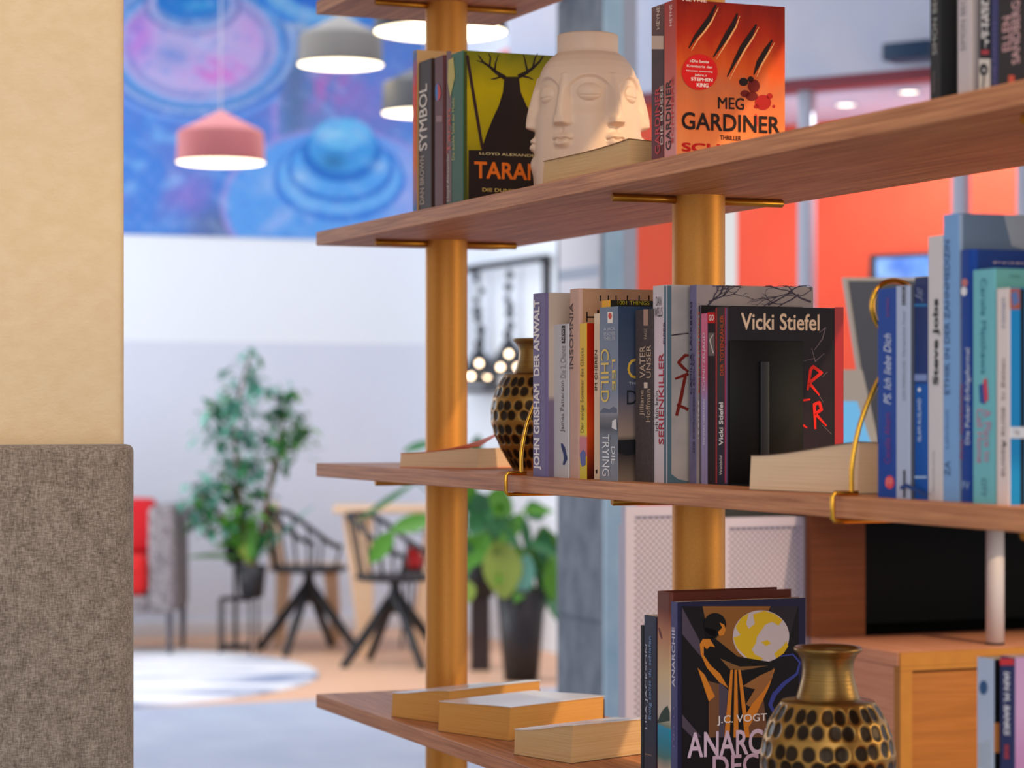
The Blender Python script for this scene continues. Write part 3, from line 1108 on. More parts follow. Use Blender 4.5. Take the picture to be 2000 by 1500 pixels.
b.S.stroke([(1922, 148), (1922, 158), (1920, 172)], 3, ink((26, 28, 34)), 2)
b.done()
b = Book('navy paperback with violet lettering, fourth of the right upper group', UPZ, 1936, 1948, -90, 0.016, 0.13, ink((62, 66, 110)), ink((40, 44, 70)), GRP_U)
b.S.text('DIE NACHT', (1940, 40, 1946, 160), ink((110, 96, 150)), 90)
b.done()
b = Book('charcoal hardcover with pale pink lettering, rightmost on the upper shelf', UPZ, 1949, 2006, -90, 0.016, 0.13, ink((50, 46, 50)), ink((40, 38, 42)), GRP_U)
b.S.text('ELLEN', (1959, 34, 1975, 98), ink((206, 160, 160)), 90, 0.015)
b.S.text('SANDBERG', (1977, 4, 1993, 123), ink((206, 166, 166)), 90, 0.015)
b.S.rect(1970, 147, 1982, 190, ink((210, 90, 70)))
b.done()

# ------------------------------------------------------------------ books: middle shelf
MZ = ZS['mid']
GRP_M = 'books in the row on the middle shelf'
b = Book('violet backed book with big white lettering, first of the middle row', MZ, 1040, 1067, 571, 0.008, 0.125, ink((112, 100, 142)), mat_grad('beige_violet_print', [(0, (110, 96, 116)), (0.40, (120, 104, 124)), (0.43, (190, 172, 158)), (1, (196, 178, 162))], 0.24, noise=0.02), GRP_M, round_=0.003)
b.S.text('JOHN GRISHAM  DER ANWALT', (1043, 586, 1058, 918), ink((232, 222, 224)), 90, 0.03)
B1 = b
b.done()
b = Book('slim grey white paperback with a blue swirl, second of the middle row', MZ, 1081, 1110, 632, 0.0185, 0.115, ink((198, 196, 200)), ink((190, 186, 190)), GRP_M)
b.S.rect(1097, 636, 1104, 670, ink((52, 44, 44)))
b.S.text('NEWS', (1098, 640, 1103, 666), ink((210, 205, 205)), 90, layer=2)
b.S.text('James Patterson', (1095, 744, 1104, 844), ink((112, 106, 108)), 90)
b.S.text('Die 2. Chance', (1095, 676, 1105, 738), ink((150, 140, 142)), 90)
b.S.stroke([(1097, 866), (1100, 874), (1103, 884), (1105, 896), (1101, 908)], [3, 7, 6, 7, 4], ink((58, 66, 110)), 1)
b.done()
b = Book('tan hardcover with worn edges and small black capitals, third of the middle row', MZ, 1111, 1131, 563, 0.0195, 0.16, mat('insomnia_spine', spec=0.15, c=(206, 166, 148), rough=0.6, c2=(196, 158, 146), scale=30), mat('insomnia_cover', spec=0.15, c=(196, 152, 118), rough=0.6, c2=(178, 134, 100), scale=14), GRP_M, True, round_=0.005)
b.S.text('INSOMNIA', (1113, 592, 1120, 720), ink((92, 72, 68)), 90, 0.004)
for x in (1171, 1187, 1202, 1224, 1247, 1266):
    b.C.rect(x, 577, x + 2.5, 588, ink((40, 30, 26)))
b.C.rect(1145, 609, 1147.5, 629, ink((40, 30, 26)))
b.C.rect(1145, 618, 1172, 621, ink((40, 30, 26)))
b.C.rect(1166, 606, 1170, 612, ink((40, 30, 26)))
b.done()
b = Book('thin yellow spined paperback with red cover, fourth of the middle row', MZ, 1132, 1145, 631, 0.0205, 0.115, mat_grad('yellow_spine', [(0, (214, 196, 40)), (0.13, (214, 190, 60)), (0.14, (200, 120, 130)), (0.24, (206, 124, 132)), (0.26, (224, 200, 60)), (0.6, (228, 176, 60)), (1, (232, 190, 50))], 0.21, noise=0.01), mat_grad('red_orange_cover', [(0, (90, 30, 20)), (0.3, (214, 74, 24)), (0.5, (196, 34, 14)), (1, (178, 30, 14))], 0.21, noise=0.1, nscale=16), GRP_M)
b.S.text('Der ewige Sommer des Glücks', (1134, 680, 1142, 845), ink((120, 96, 30)), 90)
b.S.poly([(1133, 886), (1139, 878), (1144, 884), (1144, 908), (1137, 912), (1134, 904)], ink((90, 96, 160)), 1)
b.done()
b = Book('thin cream paperback beside the slate blue novel, middle row', MZ, 1160, 1170, 612, 0.027, 0.115, ink((236, 212, 184)), ink((226, 200, 170)), GRP_M)
b.S.text('IM CHEREN', (1162, 684, 1167, 762), ink((80, 60, 54)), 90, 0.006)
b.S.poly([(1163, 919), (1167, 916), (1167, 924), (1164, 926)], ink((70, 50, 44)), 1)
B5 = b
b.done()
U7 = u_at(1171, 0.016)
vv6 = 0.030
b = Book('black book with yellow spine peeping over the slate blue novel', MZ, 1168, 1183, 586, vv6, 0.115, ink((240, 172, 34)), ink((30, 27, 26)), GRP_M, u0=B5.u1 + 0.001, u1=max(B5.u1 + 0.006, U7 - 0.001))
b.C.text('1001 THINGS', (1206, 587, 1268, 596), ink((150, 140, 30)), 0, 0.006)
b.done()
b = Book('slate blue paperback with gold and white lettering, middle row', MZ, 1171, 1206, 598, 0.016, 0.11, mat_grad('slate_spine', [(0, (130, 134, 146)), (0.25, (112, 116, 128)), (0.30, (70, 70, 78)), (0.36, (112, 110, 116)), (0.40, (150, 148, 158)), (0.5, (126, 134, 154)), (1, (108, 120, 142))], 0.21, noise=0.02), mat_grad('night_lake_print', [(0, (128, 110, 96)), (0.14, (60, 52, 50)), (0.22, (40, 40, 46)), (0.26, (150, 130, 116)), (0.36, (128, 112, 110)), (0.5, (82, 86, 104)), (1, (48, 66, 92))], 0.21, noise=0.03, nscale=12), GRP_M)
b.S.rect(1187, 609, 1197, 631, ink((236, 226, 214)))
b.S.ell(1192, 617, 3.4, 6, ink((206, 60, 40)), 2)
for s, y in (('A JACK', 640), ('REACHER', 649), ('THRILLER', 658)):
    b.S.text(s, (1180, y, 1202, y + 6), ink((196, 198, 206)), 0)
b.S.text('CHILD', (1174, 682, 1190, 786), ink((226, 190, 90)), -90, 0.008)
b.S.text('LEE', (1196, 702, 1203, 762), ink((226, 190, 90)), -90, 0.004)
b.S.poly([(1172, 804), (1180, 796), (1190, 800), (1198, 794), (1205, 798), (1205, 806), (1172, 806)], ink((84, 92, 112)), 1)
b.S.poly([(1196, 822), (1204, 818), (1205, 840), (1195, 836)], ink((220, 214, 214)), 1)
b.S.text('DIE', (1195, 872, 1202, 906), ink((232, 232, 236)), -90, 0.004)
b.S.text('TRYING', (1177, 848, 1191, 930), ink((232, 232, 236)), -90, 0.004)
b.C.text('C', (1225, 700, 1252, 740), ink((214, 172, 70)), 0, 0.0)
b.C.text('D', (1224, 762, 1244, 790), ink((36, 38, 46)), 0, 0.0)
b.C.text('THE', (1228, 746, 1244, 751), ink((190, 190, 196)), 0)
b.C.poly([(1207, 860), (1240, 858), (1240, 886), (1225, 890), (1207, 884)], ink((34, 34, 38)), 1)
B7 = b
b.done()
b = Book('charcoal paperback with two lines of beige lettering, middle row', MZ, 1241, 1275, 603, 0.034, 0.118, mat('charcoal_spine', spec=0.15, c=(82, 72, 72), rough=0.55, c2=(70, 62, 64), scale=200), ink((60, 52, 52)), GRP_M)
b.S.rect(1257, 604, 1266, 636, ink((176, 140, 124)))
b.S.text('PAGE', (1259, 642, 1264, 662), ink((190, 170, 150)), 90)
b.S.text('VATER', (1250, 676, 1261, 738), ink((198, 172, 150)), 90, 0.004)
b.S.text('UNSER', (1263, 674, 1272, 738), ink((198, 172, 150)), 90, 0.004)
b.S.rect(1258, 747, 1265, 758, ink((220, 200, 184)))
b.S.text('Jilliane', (1250, 762, 1260, 812), ink((190, 164, 140)), 90)
b.S.text('Hoffman', (1262, 760, 1271, 824), ink((190, 164, 140)), 90)
b.done()
conc = mat('concrete_print', spec=0.15, c=(188, 178, 172), rough=0.45, c2=(150, 146, 146), scale=18, thr=(0.3, 0.75))
b = Book('tall concrete grey paperback with red hand lettering, middle row', MZ, 1275, 1302, 556, 0.036, 0.125, mat_grad('lilac_grey_spine', [(0, (206, 196, 204)), (0.3, (214, 204, 208)), (0.7, (216, 196, 206)), (1, (196, 190, 190))], 0.24, noise=0.06), conc, GRP_M)
rd = ink((176, 44, 66))
b.S.rect(1297, 558, 1301.6, 944, ink((96, 120, 134)))
b.S.text('DAN\nWELLS', (1279, 580, 1294, 618), ink((80, 70, 78)), 0)
b.S.text('PIPER', (1296, 628, 1300, 672), ink((90, 60, 90)), 90, 0.01)
b.S.text('ich bin kein', (1280, 764, 1286, 842), ink((70, 62, 70)), 90)
b.S.text('SERIENKILLER', (1287, 690, 1297, 868), rd, 90, 0.006)
C = b.C
teal = ink((86, 112, 124))
C.rect(1303, 558, 1311, 944, teal)
C.stroke([(1311, 655), (1325, 653), (1345, 651)], [2, 3, 2], ink((60, 50, 54)), 1)
rb = ink((120, 38, 30))
C.stroke([(1345, 694), (1338, 694), (1330, 702), (1325, 708), (1334, 718), (1344, 726)], [4, 6, 6, 6, 6, 4], rb, 2)
C.stroke([(1318, 740), (1344, 730)], [4, 7], rb, 2)
C.stroke([(1338, 735), (1330, 776), (1321, 812)], [6, 7, 6], rb, 2)
C.stroke([(1322, 790), (1344, 800)], [5, 6], rb, 2)
C.poly([(1311, 944), (1311, 926), (1325, 936), (1345, 940), (1345, 944)], teal, 1)
B9 = b
b.done()
vd = 0.064
b = Book('tall grey book with bare branches along its top edge, middle row', MZ, 1346, 1359, 556, 0.060, 1588, mat('purple_grey_spine', spec=0.15, c=(118, 112, 146), rough=0.45, c2=(96, 92, 120), scale=30), mat('branch_sky_print', spec=0.15, c=(170, 156, 152), rough=0.45, c2=(140, 128, 132), scale=10), GRP_M)
b.S.text('CAMILLA LÄCKBERG', (1347, 590, 1352, 770), ink((54, 50, 70)), 90, 0.006)
b.S.text('DIE EISPRINZESSIN SCHLÄFT', (1353, 690, 1357, 884), ink((80, 66, 96)), 90, 0.006)
br = ink((74, 64, 80))
C = b.C


def bough(x, y, ang, ln, wd, dep):
    x2, y2 = x + ln * math.cos(ang), y + ln * math.sin(ang)
    y2 = min(max(y2, 559), 640)
    x2 = min(max(x2, 1362), 1584)
    C.stroke([(x, y), ((x + x2) / 2 + random.uniform(-2, 2), (y + y2) / 2 + random.uniform(-2, 2)), (x2, y2)], [wd, wd * 0.8, wd * 0.6], br, 1 + 0.1 * dep)
    if dep < 4:
        for k in range(2 if dep > 1 else 3):
            bough(x2, y2, ang + random.uniform(-0.8, 0.8), ln * random.uniform(0.55, 0.85), wd * 0.62, dep + 1)


bough(1372, 612, -0.9, 34, 5, 0)
bough(1384, 590, -0.4, 30, 4, 1)
bough(1584, 590, 3.6, 40, 4.5, 0)
bough(1500, 596, -0.5, 40, 3.5, 1)
bough(1560, 575, 2.6, 36, 3.5, 1)
B10 = b
b.done()
b = Book('black book with red and white capitals, left of the pink spine, middle row', MZ, 1356, 1368, 596, vd, 0.135, ink((92, 82, 92)), ink((30, 26, 28)), GRP_M, u0=B10.u1 + 0.0008)
b.S.rect(1357, 598, 1367, 612, ink((34, 28, 30)))
b.S.text('ZERSCHUNDEN', (1361, 610, 1367, 768), ink((206, 56, 44)), 90, 0.012)
b.S.text('MICHAEL', (1355, 790, 1360, 862), ink((236, 230, 230)), 90, 0.02)
b.S.text('TSOKOS', (1361, 782, 1366, 862), ink((236, 230, 230)), 90, 0.02)
b.done()
b = Book('slim paperback with pink to lilac spine, middle row', MZ, 1369, 1380.5, 612, vd, 0.12, mat_grad('pink_lilac_spine', [(0, (150, 140, 180)), (0.45, (156, 144, 188)), (0.6, (206, 96, 128)), (1, (220, 120, 150))], 0.21, noise=0.02), ink((120, 70, 90)), GRP_M)
b.S.text('SCHNITZELJAGD', (1373, 650, 1379, 764), ink((232, 210, 222)), 90, 0.008)
b.S.text('THOMAS HERMANN', (1374, 780, 1378, 870), ink((226, 220, 236)), 90, 0.004)
b.done()
b = Book('black paperback with small red corner block, middle row', MZ, 1382, 1397, 606, vd, 0.12, ink((44, 34, 38)), ink((30, 24, 26)), GRP_M)
b.S.rect(1382.3, 610, 1396.8, 631, ink((206, 34, 30)), 1)
b.S.text('GO', (1385, 615, 1395, 626), ink((240, 220, 214)), 0, 0.02)
b.S.rect(1384, 650, 1396, 695, ink((110, 100, 96)), 1)
b.S.stroke([(1393, 654), (1387, 664), (1390, 676), (1394, 690)], 2, ink((210, 200, 190)), 2)
b.done()
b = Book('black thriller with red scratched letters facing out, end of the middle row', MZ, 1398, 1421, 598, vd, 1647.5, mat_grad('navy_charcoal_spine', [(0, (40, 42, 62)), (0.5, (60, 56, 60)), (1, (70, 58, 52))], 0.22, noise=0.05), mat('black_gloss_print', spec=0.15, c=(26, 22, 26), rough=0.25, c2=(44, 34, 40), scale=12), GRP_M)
b.S.rect(1398.2, 602, 1400.4, 944, ink((206, 60, 60)))
b.S.rect(1416, 602, 1418, 944, ink((180, 56, 80)))
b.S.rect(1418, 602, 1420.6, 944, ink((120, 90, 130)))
b.S.text('DER TOTENZÄHLER', (1406, 616, 1414, 734), ink((206, 90, 40)), 90, 0.006)
b.S.text('Vicki Stiefel', (1405, 786, 1413, 870), ink((236, 232, 226)), 90, 0.014)
b.S.text('Weltbild', (1406, 890, 1411, 928), ink((220, 214, 210)), 90, 0.004)
C = b.C
C.text('Vicki Stiefel', (1447, 611, 1600, 646), ink((226, 196, 166)), 0, 0.012)
C.rect(1630, 600, 1647, 942, mat('dark_red_print', (166, 18, 22), 0.3), 1)
red = ink((222, 38, 30))
for pts in ([(1577, 762), (1583, 722), (1588, 716), (1604, 728), (1580, 748), (1600, 772)], [(1592, 838), (1590, 790), (1600, 786), (1604, 800), (1592, 808), (1614, 832)], [(1568, 782), (1582, 780)], [(1568, 830), (1576, 836)]):
    C.stroke(pts, [4] + [6] * (len(pts) - 2) + [3], red, 2)
gs = ink((120, 104, 108))
for pts in ([(1585, 680), (1592, 706), (1610, 690)], [(1600, 650), (1612, 640), (1606, 662), (1590, 684)], [(1606, 736), (1616, 726)], [(1598, 770), (1608, 786)], [(1606, 830), (1624, 848)], [(1570, 705), (1590, 700)]):
    C.stroke(pts, [0.8] + [1.8] * (len(pts) - 2) + [0.8], gs, 1.5)
B14 = b
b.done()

# black bookend plate against the last cover
ub = B14.u1 + 0.0012
va, vb_ = v_at(1424, ub), v_at(1568, ub)
th = thing('bookend', 'black metal plate bookend pressed against the black thriller cover', 'bookend', W(ub, va, MZ), ANG)
mb = MB()
hh = z_at(665, W(ub, va).y) - MZ
mb.rbox((0, 0, 0), (0.0018, vb_ - va, hh), mat('black_bookend', (14, 13, 13), 0.55, spec=0.2), 0.0008, 1)
part(mb, 'plate', th)
mb = MB()
ya, yb = v_at(1482, ub) - va, v_at(1499, ub) - va
bm = bmesh.new()
bmesh.ops.create_cube(bm, size=1)
for v in bm.verts:
    v.co = Vector((0.0018 + 0.0035 * (v.co.x + 0.5), ya + (yb - ya) * (v.co.y + 0.5), (v.co.z + 0.5) * (hh * 0.86)))
bmesh.ops.bevel(bm, geom=list(bm.edges), offset=0.0016, segments=3, profile=0.5, affect='EDGES')
mb.bm(bm, mat('black_bookend_rib', (34, 35, 38), 0.4, spec=0.3), True)
part(mb, 'rib', th)
mb = MB()
mb.rbox((0.0018, 0.0, 0), (0.05, vb_ - va, 0.0016), mat('black_bookend', (14, 13, 13), 0.55, spec=0.2), 0.0005, 1)
part(mb, 'foot', th)

# open topped paperback lying in front of the second wire bookend
lying_book('thick cream paperback lying in front of the black bookend', W(u_at(1463, 0.008), 0.008)[:2], W(u_at(1676, 0.046), 0.046)[:2], 0.118, 0.037, 0.049, PG_PALE, MZ, ink((90, 70, 60)), GRP_L, 0.004)
# orange one at the far left
A, Bq = W(u_at(780, 0.02), 0.02), W(u_at(934, 0.10), 0.10)
lying_book('orange paperback lying flat beside the hammered vase, middle shelf', A[:2], Bq[:2], 0.12, 0.021, 0.030, PG_PALE, MZ, mat('orange_cover', (230, 100, 36), 0.45, c2=(212, 74, 30), scale=20), GRP_L, 0.0, curl=0.042)


# ------------------------------------------------------------------ wire bookends
def wire(label, uc, v0=-0.0085):
    th = thing('wire_bookend', label, 'bookend', W(uc, 0, MZ), ANG, 'brass wire bookends on the middle shelf')
    r = 0.0026
    zt_, zb = r + 0.0003, -THK - r - 0.0003
    pts = [(0.13, zb), (0.06, zb), (0.01, zb), (v0 + 0.003, zb), (v0, zb + 0.003), (v0, zt_ - 0.003), (v0 + 0.003, zt_), (0.012, zt_), (0.02, zt_)]
    mb = MB()
    mb.tube([(0, y, z) for y, z in pts], r, M_wire, 12)
    part(mb, 'clamp', th)
    mb = MB()
    # question mark loop rising from the clamp
    ctrl = [(0.013, zt_), (0.014, 0.035), (0.022, 0.072), (0.036, 0.098), (0.050, 0.118), (0.064, 0.135), (0.066, 0.152), (0.055, 0.168), (0.046, 0.180), (0.044, 0.194), (0.050, 0.2045), (0.062, 0.211), (0.076, 0.2135), (0.090, 0.211), (0.100, 0.205), (0.107, 0.190)]
    ctrl = [(0.013, zt_), (0.0135, 0.03), (0.020, 0.062), (0.030, 0.088), (0.045, 0.116), (0.058, 0.134), (0.060, 0.146), (0.052, 0.158), (0.042, 0.170), (0.0365, 0.184), (0.0385, 0.198), (0.048, 0.2085), (0.061, 0.2125), (0.074, 0.210), (0.084, 0.203), (0.088, 0.190), (0.086, 0.176)]
    sm = []
    for i in range(len(ctrl) - 1):
        p0, p1, p2, p3 = ctrl[max(i - 1, 0)], ctrl[i], ctrl[i + 1], ctrl[min(i + 2, len(ctrl) - 1)]
        for k in range(5):
            t = k / 5
            q = [0.5 * ((2 * p1[j]) + (-p0[j] + p2[j]) * t + (2 * p0[j] - 5 * p1[j] + 4 * p2[j] - p3[j]) * t * t + (-p0[j] + 3 * p1[j] - 3 * p2[j] + p3[j]) * t ** 3) for j in (0, 1)]
            sm.append((0, q[0], q[1]))
    sm.append((0, *ctrl[-1]))
    mb.tube(sm, r, M_wire, 12)
    part(mb, 'loop', th)
    return th


wire('brass wire bookend clamped on the shelf beside the violet backed book', u_at(988, -0.0085))
UW2 = u_at(1626, -0.0085)
wire('brass wire bookend curling up beside the row of blue books', UW2)

# ------------------------------------------------------------------ blue books at right
GRP_B = 'blue and white books at the right of the middle shelf'
vr0 = 0.022
b = Book('royal blue paperback with white handwriting, next to the wire bookend', MZ, 1714, 1749, 562, vr0, 0.13, ink((28, 72, 158)), None, GRP_B)
b.S.text('PS. Ich liebe Dich', (1727, 652, 1741, 790), ink((206, 216, 236)), 90, 0.004, 0.35)
b.S.text('Cecelia Ahern', (1728, 806, 1740, 906), ink((124, 60, 140)), 90, 0.006)
b.S.text('ROMAN', (1732, 582, 1737, 618), ink((150, 60, 110)), 90)
b.S.ell(1738, 942, 9, 13, ink((226, 76, 88)))
b.S.text('FF', (1732, 934, 1744, 950), ink((250, 150, 150)), 0, 0.01)
b.done()
b = Book('pale blue slim paperback with grey lettering, middle shelf right', MZ, 1750, 1777, 557, vr0, 0.13, ink((176, 188, 214)), ink((90, 96, 110)), GRP_B)
b.S.rect(1762, 560, 1769, 596, ink((44, 48, 66)))
b.S.text('LUX', (1763, 564, 1768, 592), ink((190, 200, 220)), 90)
b.S.text('Olympisches Feuer', (1763, 606, 1770, 698), ink((120, 128, 150)), 90)
b.S.text('LIZA MARKLUND', (1763, 704, 1769, 782), ink((130, 136, 156)), 90)
b.S.rect(1764, 918, 1769, 972, ink((60, 66, 84)))
b.done()
b = Book('bright blue book with light band and dark upper half, middle shelf right', MZ, 1786, 1811, 540, vr0 + 0.004, 0.13, mat_grad('blue_band_spine', [(0, (24, 84, 170)), (0.53, (26, 92, 176)), (0.54, (34, 60, 120)), (1, (42, 56, 104))], 0.205, noise=0.01), ink((30, 60, 120)), GRP_B)
b.S.rect(1786.3, 731, 1810.8, 744, ink((130, 150, 200)))
b.S.rect(1786.3, 594, 1810.8, 598, ink((50, 130, 190)))
b.S.rect(1786.3, 930, 1810.8, 934, ink((170, 200, 230)))
b.S.ell(1796, 761, 3, 4, ink((230, 236, 244)))
b.S.text('ISLAM AUSLAND', (1793, 778, 1800, 862), ink((196, 214, 240)), 90, 0.006)
b.S.text('Jg', (1788, 560, 1803, 590), ink((130, 140, 170)), 90, 0.0, 0.3)
b.done()
b = Book('tall white book with bold black lettering, middle shelf right', MZ, 1812.5, 1841, 459, vr0 + 0.004, 0.15, ink((210, 206, 208)), None, GRP_B, True)
b.S.text('Steve Jobs', (1823, 584, 1836, 752), ink((38, 40, 48)), 90, 0.03)
b.S.text('BIOGRAFIE', (1822, 880, 1826, 960), ink((170, 166, 170)), 90)
b.done()
b = Book('tallest light blue hardcover with grey blue cover, middle shelf right', MZ, 1842, 1872, 416, vr0 + 0.004, 0.18, mat('sky_blue_cloth', spec=0.15, c=(122, 166, 216), rough=0.5), mat_grad('grey_blue_print', [(0, (96, 116, 140)), (1, (98, 116, 138))], 0.3, noise=0.05), GRP_B, True)
b.S.text('ETHIK IN DER ZAHNMEDIZIN', (1845, 470, 1855, 770), ink((62, 92, 140)), 90, 0.006)
b.S.text('Lehrbuch', (1846, 800, 1853, 876), ink((88, 124, 176)), 90)
b.S.text('ZA', (1845, 900, 1856, 930), ink((60, 86, 130)), 90)
b.C.poly([(1960, 420), (2000, 420), (2040, 440), (2040, 500), (1975, 480)], ink((150, 158, 170)), 1)
b.C.rect(1873, 418, 1880, 980, ink((150, 170, 196)))
b.done()
b = Book('dark blue hardcover with white and red lettering, middle shelf right', MZ, 1873, 1899, 486, vr0 + 0.004, 0.15, ink((22, 66, 150)), ink((26, 56, 120)), GRP_B, True, round_=0.006)
b.S.text('Die Poker-Erfolgsformel', (1886, 680, 1897, 868), ink((196, 206, 226)), 90, 0.014)
b.S.text('PHIL GORDON', (1876, 752, 1882, 896), ink((150, 80, 110)), 90, 0.006)
b.S.ell(1883, 569, 6, 9, ink((226, 226, 232)))
b.S.ell(1885, 552, 6, 8, ink((196, 120, 120)), 2)
b.S.text('FV', (1880, 940, 1894, 956), ink((150, 180, 220)), 0, 0.01)
b.C.text('POKER', (1940, 511, 2040, 517), ink((214, 190, 190)), 0, 0.01)
b.done()
b = Book('turquoise paperback with blue and pink lettering, middle shelf right', MZ, 1900, 1943, 524, vr0, 0.13, ink((112, 186, 196)), ink((96, 156, 150)), GRP_B)
b.S.text('Carole Matthews', (1916, 544, 1927, 730), ink((52, 130, 150)), -90, 0.006)
b.S.poly([(1912, 752), (1924, 748), (1924, 790), (1914, 786)], ink((30, 80, 150)), 1)
b.S.poly([(1921, 742), (1928, 738), (1931, 780), (1924, 788)], ink((210, 66, 90)), 2)
b.S.text('A Place to\nCall Home', (1908, 798, 1936, 905), ink((206, 130, 160)), -90, 0.004)
b.S.text('CITY', (1917, 934, 1927, 970), ink((70, 120, 140)), -90, 0.004)
b.C.text('ROMAN', (1972, 537, 1992, 543), ink((70, 120, 120)), 0)
b.done()
b = Book('white spined paperback with cyan cover, last of the blue group', MZ, 1946, 1971, 562, vr0, 0.12, ink((226, 212, 208)), ink((22, 126, 184)), GRP_B)
b.S.text('EUGEN RUGE  In Zeiten', (1957, 700, 1963, 930), ink((130, 116, 116)), 90, 0.004)
b.S.ell(1963, 868, 2.6, 4, ink((40, 40, 46)))
b.S.text('roman', (1958, 582, 1964, 640), ink((130, 140, 170)), 90)
C = b.C
C.rect(1972, 564, 1992, 604, ink((160, 84, 60)), 1)
C.poly([(1974, 572), (1986, 568), (1990, 590), (1978, 600)], ink((80, 110, 160)), 2)
C.rect(1993, 564, 2001, 990, ink((20, 22, 26)), 1)
C.rect(1972, 834, 2010, 856, ink((196, 206, 214)), 2)
C.text('TB', (1979, 840, 1990, 850), ink((120, 110, 110)), 0, layer=3)
b.done()
# blue ribbon marker hanging from the pale book
mb = MB()
th = thing('ribbon_bookmark', 'dark blue ribbon bookmark lying across the spines of the blue books', 'bookmark', W(u_at(1757, vr0 - 0.004), vr0 - 0.004, MZ), ANG)
p = [(1758, 953), (1770, 948), (1790, 958), (1812, 968)]
rv = []
for (x, y) in p:
    u = u_at(x, vr0 - 0.004)
    z = z_at(y, W(u, vr0).y) - MZ
    rv.append((u - u_at(1757, vr0 - 0.004), 0, z))
vs = [(x, y, z - 0.0018) for x, y, z in rv] + [(x, y, z + 0.0018) for x, y, z in rv] + [(x, y + 0.0006, z - 0.0018) for x, y, z in rv] + [(x, y + 0.0006, z + 0.0018) for x, y, z in rv]
fs = []
for i in range(3):
    fs += [(i, i + 1, i + 5, i + 4), (i + 9, i + 8, i + 12, i + 13), (i + 4, i + 5, i + 13, i + 12), (i + 1, i, i + 8, i + 9)]
mb.add(vs, fs, ink((26, 62, 128)))
part(mb, 'ribbon', th)


# ------------------------------------------------------------------ hammered vases
def hammered(label, u, v, zs, s):
    th = thing('hammered_vase', label, 'vase', W(u, v, zs), 0.4, 'hammered brass vases')
    prof = [(0.0, 0.034), (0.008, 0.040), (0.03, 0.053), (0.055, 0.0645), (0.075, 0.069), (0.092, 0.0690), (0.11, 0.0655), (0.125, 0.060), (0.137, 0.0530), (0.1445, 0.0475)]
    rows, per = 8, 24
    NTH, NZ_ = 312, 150
    vs, fs, cc = [], [], []
    dark, gold = np.array(lin((46, 34, 22))[:3]), np.array(lin((160, 120, 58))[:3])
    H_ = 0.1445
    for j in range(NZ_):
        z = H_ * j / (NZ_ - 1)
        r0 = interp(prof, z)
        for i in range(NTH):
            a = 2 * PI * i / NTH
            rowf = z / H_ * rows
            dimp = 0
            for rr in (int(rowf), int(rowf) - 1, int(rowf) + 1):
                if rr < 0 or rr >= rows:
                    continue
                rnd = math.sin(rr * 12.9) * 0.15
                af = a / (2 * PI) * per + (0.5 if rr % 2 else 0) + rnd
                k = math.floor(af)
                jx = math.sin(rr * 7.1 + (k % per) * 3.7) * 0.10
                jz = math.sin(rr * 3.3 + (k % per) * 5.9) * 0.10
                dx = (af - k - 0.5 - jx)
                dz = (rowf - rr - 0.5 - jz)
                q = (abs(dx) / 0.48) ** 2.1 + (abs(dz) / 0.48) ** 2.1
                if q < 1:
                    dimp = max(dimp, (1 - q))
            dimp *= sst(0.0, 0.006, z) * sst(H_, H_ - 0.004, z)
            r = r0 - 0.0015 * (1 - (1 - dimp) ** 2)
            vs.append((r * math.cos(a) * s, r * math.sin(a) * s, z * s))
            t = sst(0.0, 0.5, dimp)
            cc.append(gold * (1 - t) + dark * t)
    for j in range(NZ_ - 1):
        for i in range(NTH):
            fs.append((j * NTH + i, j * NTH + (i + 1) % NTH, (j + 1) * NTH + (i + 1) % NTH, (j + 1) * NTH + i))
    mb = MB()
    mb.add(vs, fs, MATS['hammered'], True)
    mb.disc((0, 0, 0.0004), 0.0335 * s, MATS['hammered'], 48, False)
    body = part(mb, 'body', th)
    ca = body.data.color_attributes.new('patina', 'FLOAT_COLOR', 'POINT')
    n = len(body.data.vertices)
    buf = np.ones((n, 4), dtype=np.float32)
    buf[:, :3] = gold
    buf[:len(cc), :3] = np.array(cc)
    ca.data.foreach_set('color', buf.ravel())
    m2 = mat('turned_brass', (160, 124, 66), 0.32, 0.85, c2=(120, 92, 50), scale=1.0, stretch=(2, 2, 700), bump=0.3)
    mb = MB()
    pr = [(0.0475, 0.1435), (0.0470, 0.1450), (0.0345, 0.1462), (0.0325, 0.1480), (0.0300, 0.156), (0.0268, 0.168), (0.0258, 0.178), (0.0270, 0.187), (0.0305, 0.193), (0.0345, 0.1962), (0.0350, 0.1985), (0.0335, 0.1998), (0.0310, 0.199), (0.0275, 0.194), (0.0235, 0.182), (0.0225, 0.165), (0.0225, 0.14)]
    mb.lathe([(r * s, z * s) for r, z in pr], m2, 64)
    part(mb, 'neck', th)
    return th


MATS['hammered'] = mat_attr('hammered_brass', 'patina', 0.36, 0.8)
hammered('hammered brass vase beside the orange paperback on the middle shelf', u_at(1047, 0.14), 0.14, MZ, 0.93)
LZ = ZS['low']
uv_low = u_at(1617, 0.076)
hammered('hammered brass vase in front of the art deco novel on the lower shelf', uv_low, 0.076, LZ, 1.03)

